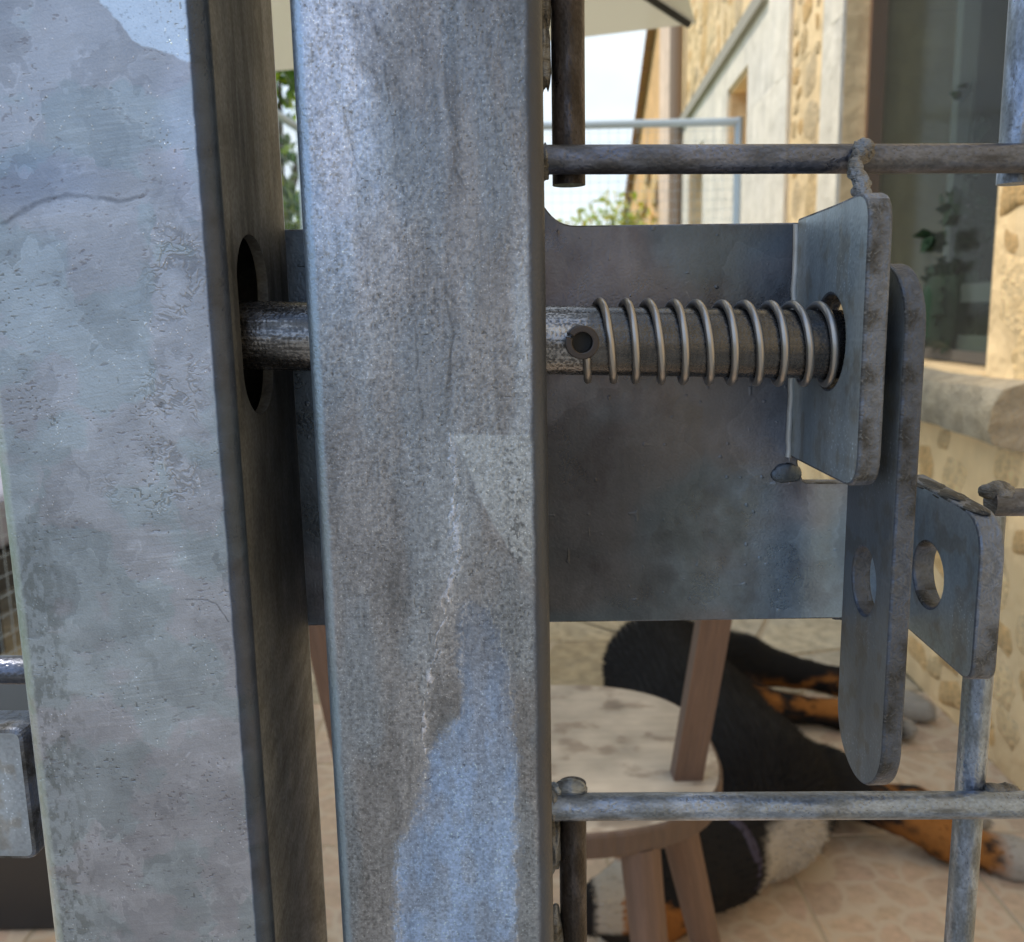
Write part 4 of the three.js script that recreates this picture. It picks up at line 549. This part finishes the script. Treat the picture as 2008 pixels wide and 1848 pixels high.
// ------------------------------------------------------------------ trees
function tree(name, label, x, z, trunkH, blobs, count, size, colors) {
  const t = thing(name, [x, 0, z], label, 'tree');
  const tr = [cyl(V(0, -0.03, 0), V(0.03, trunkH, 0.02), 0.07, 0.04, 10)]; for (const [bx, by, bz] of blobs) tr.push(cyl(V(0.03, trunkH * 0.8, 0.02), V(bx * 0.8, by, bz * 0.8), 0.035, 0.01, 7)); mesh('trunk', merge(tr), plain(0.09, 0.07, 0.05, 0.9), t);
  const lv = [[0, 0, 0], [0.3, 0.45, 0.08], [0, 1, 0], [0, 0.45, -0.04], [-0.3, 0.45, 0.08]], lf = [0, 1, 3, 3, 1, 2, 0, 3, 4, 3, 2, 4], pos = [], col = [], idx = [], q = new THREE.Quaternion(), v = V(0, 0, 0);
  for (let i = 0; i < count; i++) { const b = blobs[Math.floor(rnd() * blobs.length)], th = rr(0, 6.283), ph = Math.acos(rr(-1, 1)), rad = b[3] * Math.pow(rnd(), 0.45); q.setFromEuler(new THREE.Euler(rr(0, 6), rr(0, 6), rr(0, 6))); const s = size * rr(0.6, 1.3), k = colors[Math.floor(rnd() * colors.length)], c = [k[0] * rr(0.8, 1.2), k[1] * rr(0.85, 1.15), k[2]];
    const o = [b[0] + rad * Math.sin(ph) * Math.cos(th), b[1] + rad * Math.cos(ph) * 0.8, b[2] + rad * Math.sin(ph) * Math.sin(th)]; for (const f of lf) idx.push(f + i * 5); for (const p of lv) { v.set(p[0] * s, p[1] * s, p[2] * s).applyQuaternion(q); pos.push(v.x + o[0], v.y + o[1], v.z + o[2]); col.push(...c); } }
  const lg = new THREE.BufferGeometry(); lg.setAttribute('position', new THREE.Float32BufferAttribute(pos, 3)); lg.setAttribute('color', new THREE.Float32BufferAttribute(col, 3)); lg.setIndex(idx); lg.computeVertexNormals();
  mesh('crown', lg, new THREE.MeshPhysicalMaterial({ vertexColors: true, roughness: 0.6, transmission: 0.45, thickness: 0, side: THREE.DoubleSide }), t);
}
tree('small_tree', 'sunlit yellow-green small tree beyond the fence beside the ochre gable', 0.85, -9.0, 1.6, [[0.25, 1.95, 0, 0.35], [-0.1, 1.75, 0.1, 0.35], [0.45, 1.75, -0.1, 0.3], [-0.3, 1.55, 0, 0.35], [0.3, 1.3, 0, 0.5]], 1100, 0.085, [[0.50, 0.58, 0.06], [0.36, 0.48, 0.06], [0.58, 0.60, 0.09]]);
tree('leafy_tree', 'dense green leafy tree beyond the left fence under the parasol edge', -1.60, -6.3, 2.0, [[0.1, 2.75, 0, 0.5], [-0.5, 2.6, 0.2, 0.6], [0.45, 2.95, -0.3, 0.5], [0.0, 1.7, 0.3, 0.3], [-0.2, 2.1, 0, 0.35], [0.25, 1.25, 0.2, 0.35]], 3600, 0.11, [[0.06, 0.16, 0.02], [0.12, 0.24, 0.03], [0.40, 0.55, 0.03]]);

// ------------------------------------------------------------------ things at the far left
{
  const b = thing('black_bin', [-0.93, 0, -1.3], 'black plastic storage bin standing on the tiles at the far left', 'bin'); const bm = plain(0.014, 0.014, 0.016, 0.45);
  mesh('body', slab(shapeOf(roundPoly([[-0.16, -0.13, 0.03], [0.16, -0.13, 0.03], [0.16, 0.13, 0.03], [-0.16, 0.13, 0.03]])), 0.34, 0.008).rotateX(-Math.PI / 2), bm, b);
  mesh('rim', slab(shapeOf(roundPoly([[-0.175, -0.145, 0.035], [0.175, -0.145, 0.035], [0.175, 0.145, 0.035], [-0.175, 0.145, 0.035]])), 0.03, 0.006).rotateX(-Math.PI / 2).translate(0, 0.341, 0), bm, b);
  const l = thing('garden_lounger', [-1.95, 0, -3.1], 'black framed garden lounger with a pale lilac cushion at the far left', 'lounger');
  mesh('frame', merge([new THREE.BoxGeometry(0.7, 0.12, 1.5).translate(0, 0.26, 0), ...[[-0.3, -0.6], [0.3, -0.6], [-0.3, 0.6], [0.3, 0.6]].map(([x, z]) => new THREE.BoxGeometry(0.05, 0.2, 0.05).translate(x, 0.1, z))]), plain(0.02, 0.02, 0.025, 0.5), l);
  mesh('cushion', slab(shapeOf(roundPoly([[-0.34, -0.74, 0.06], [0.34, -0.74, 0.06], [0.34, 0.74, 0.06], [-0.34, 0.74, 0.06]])), 0.16, 0.03).rotateX(-Math.PI / 2).translate(0, 0.321, 0), plain(0.34, 0.35, 0.46, 0.9), l);
}
renderer.render(scene, camera);
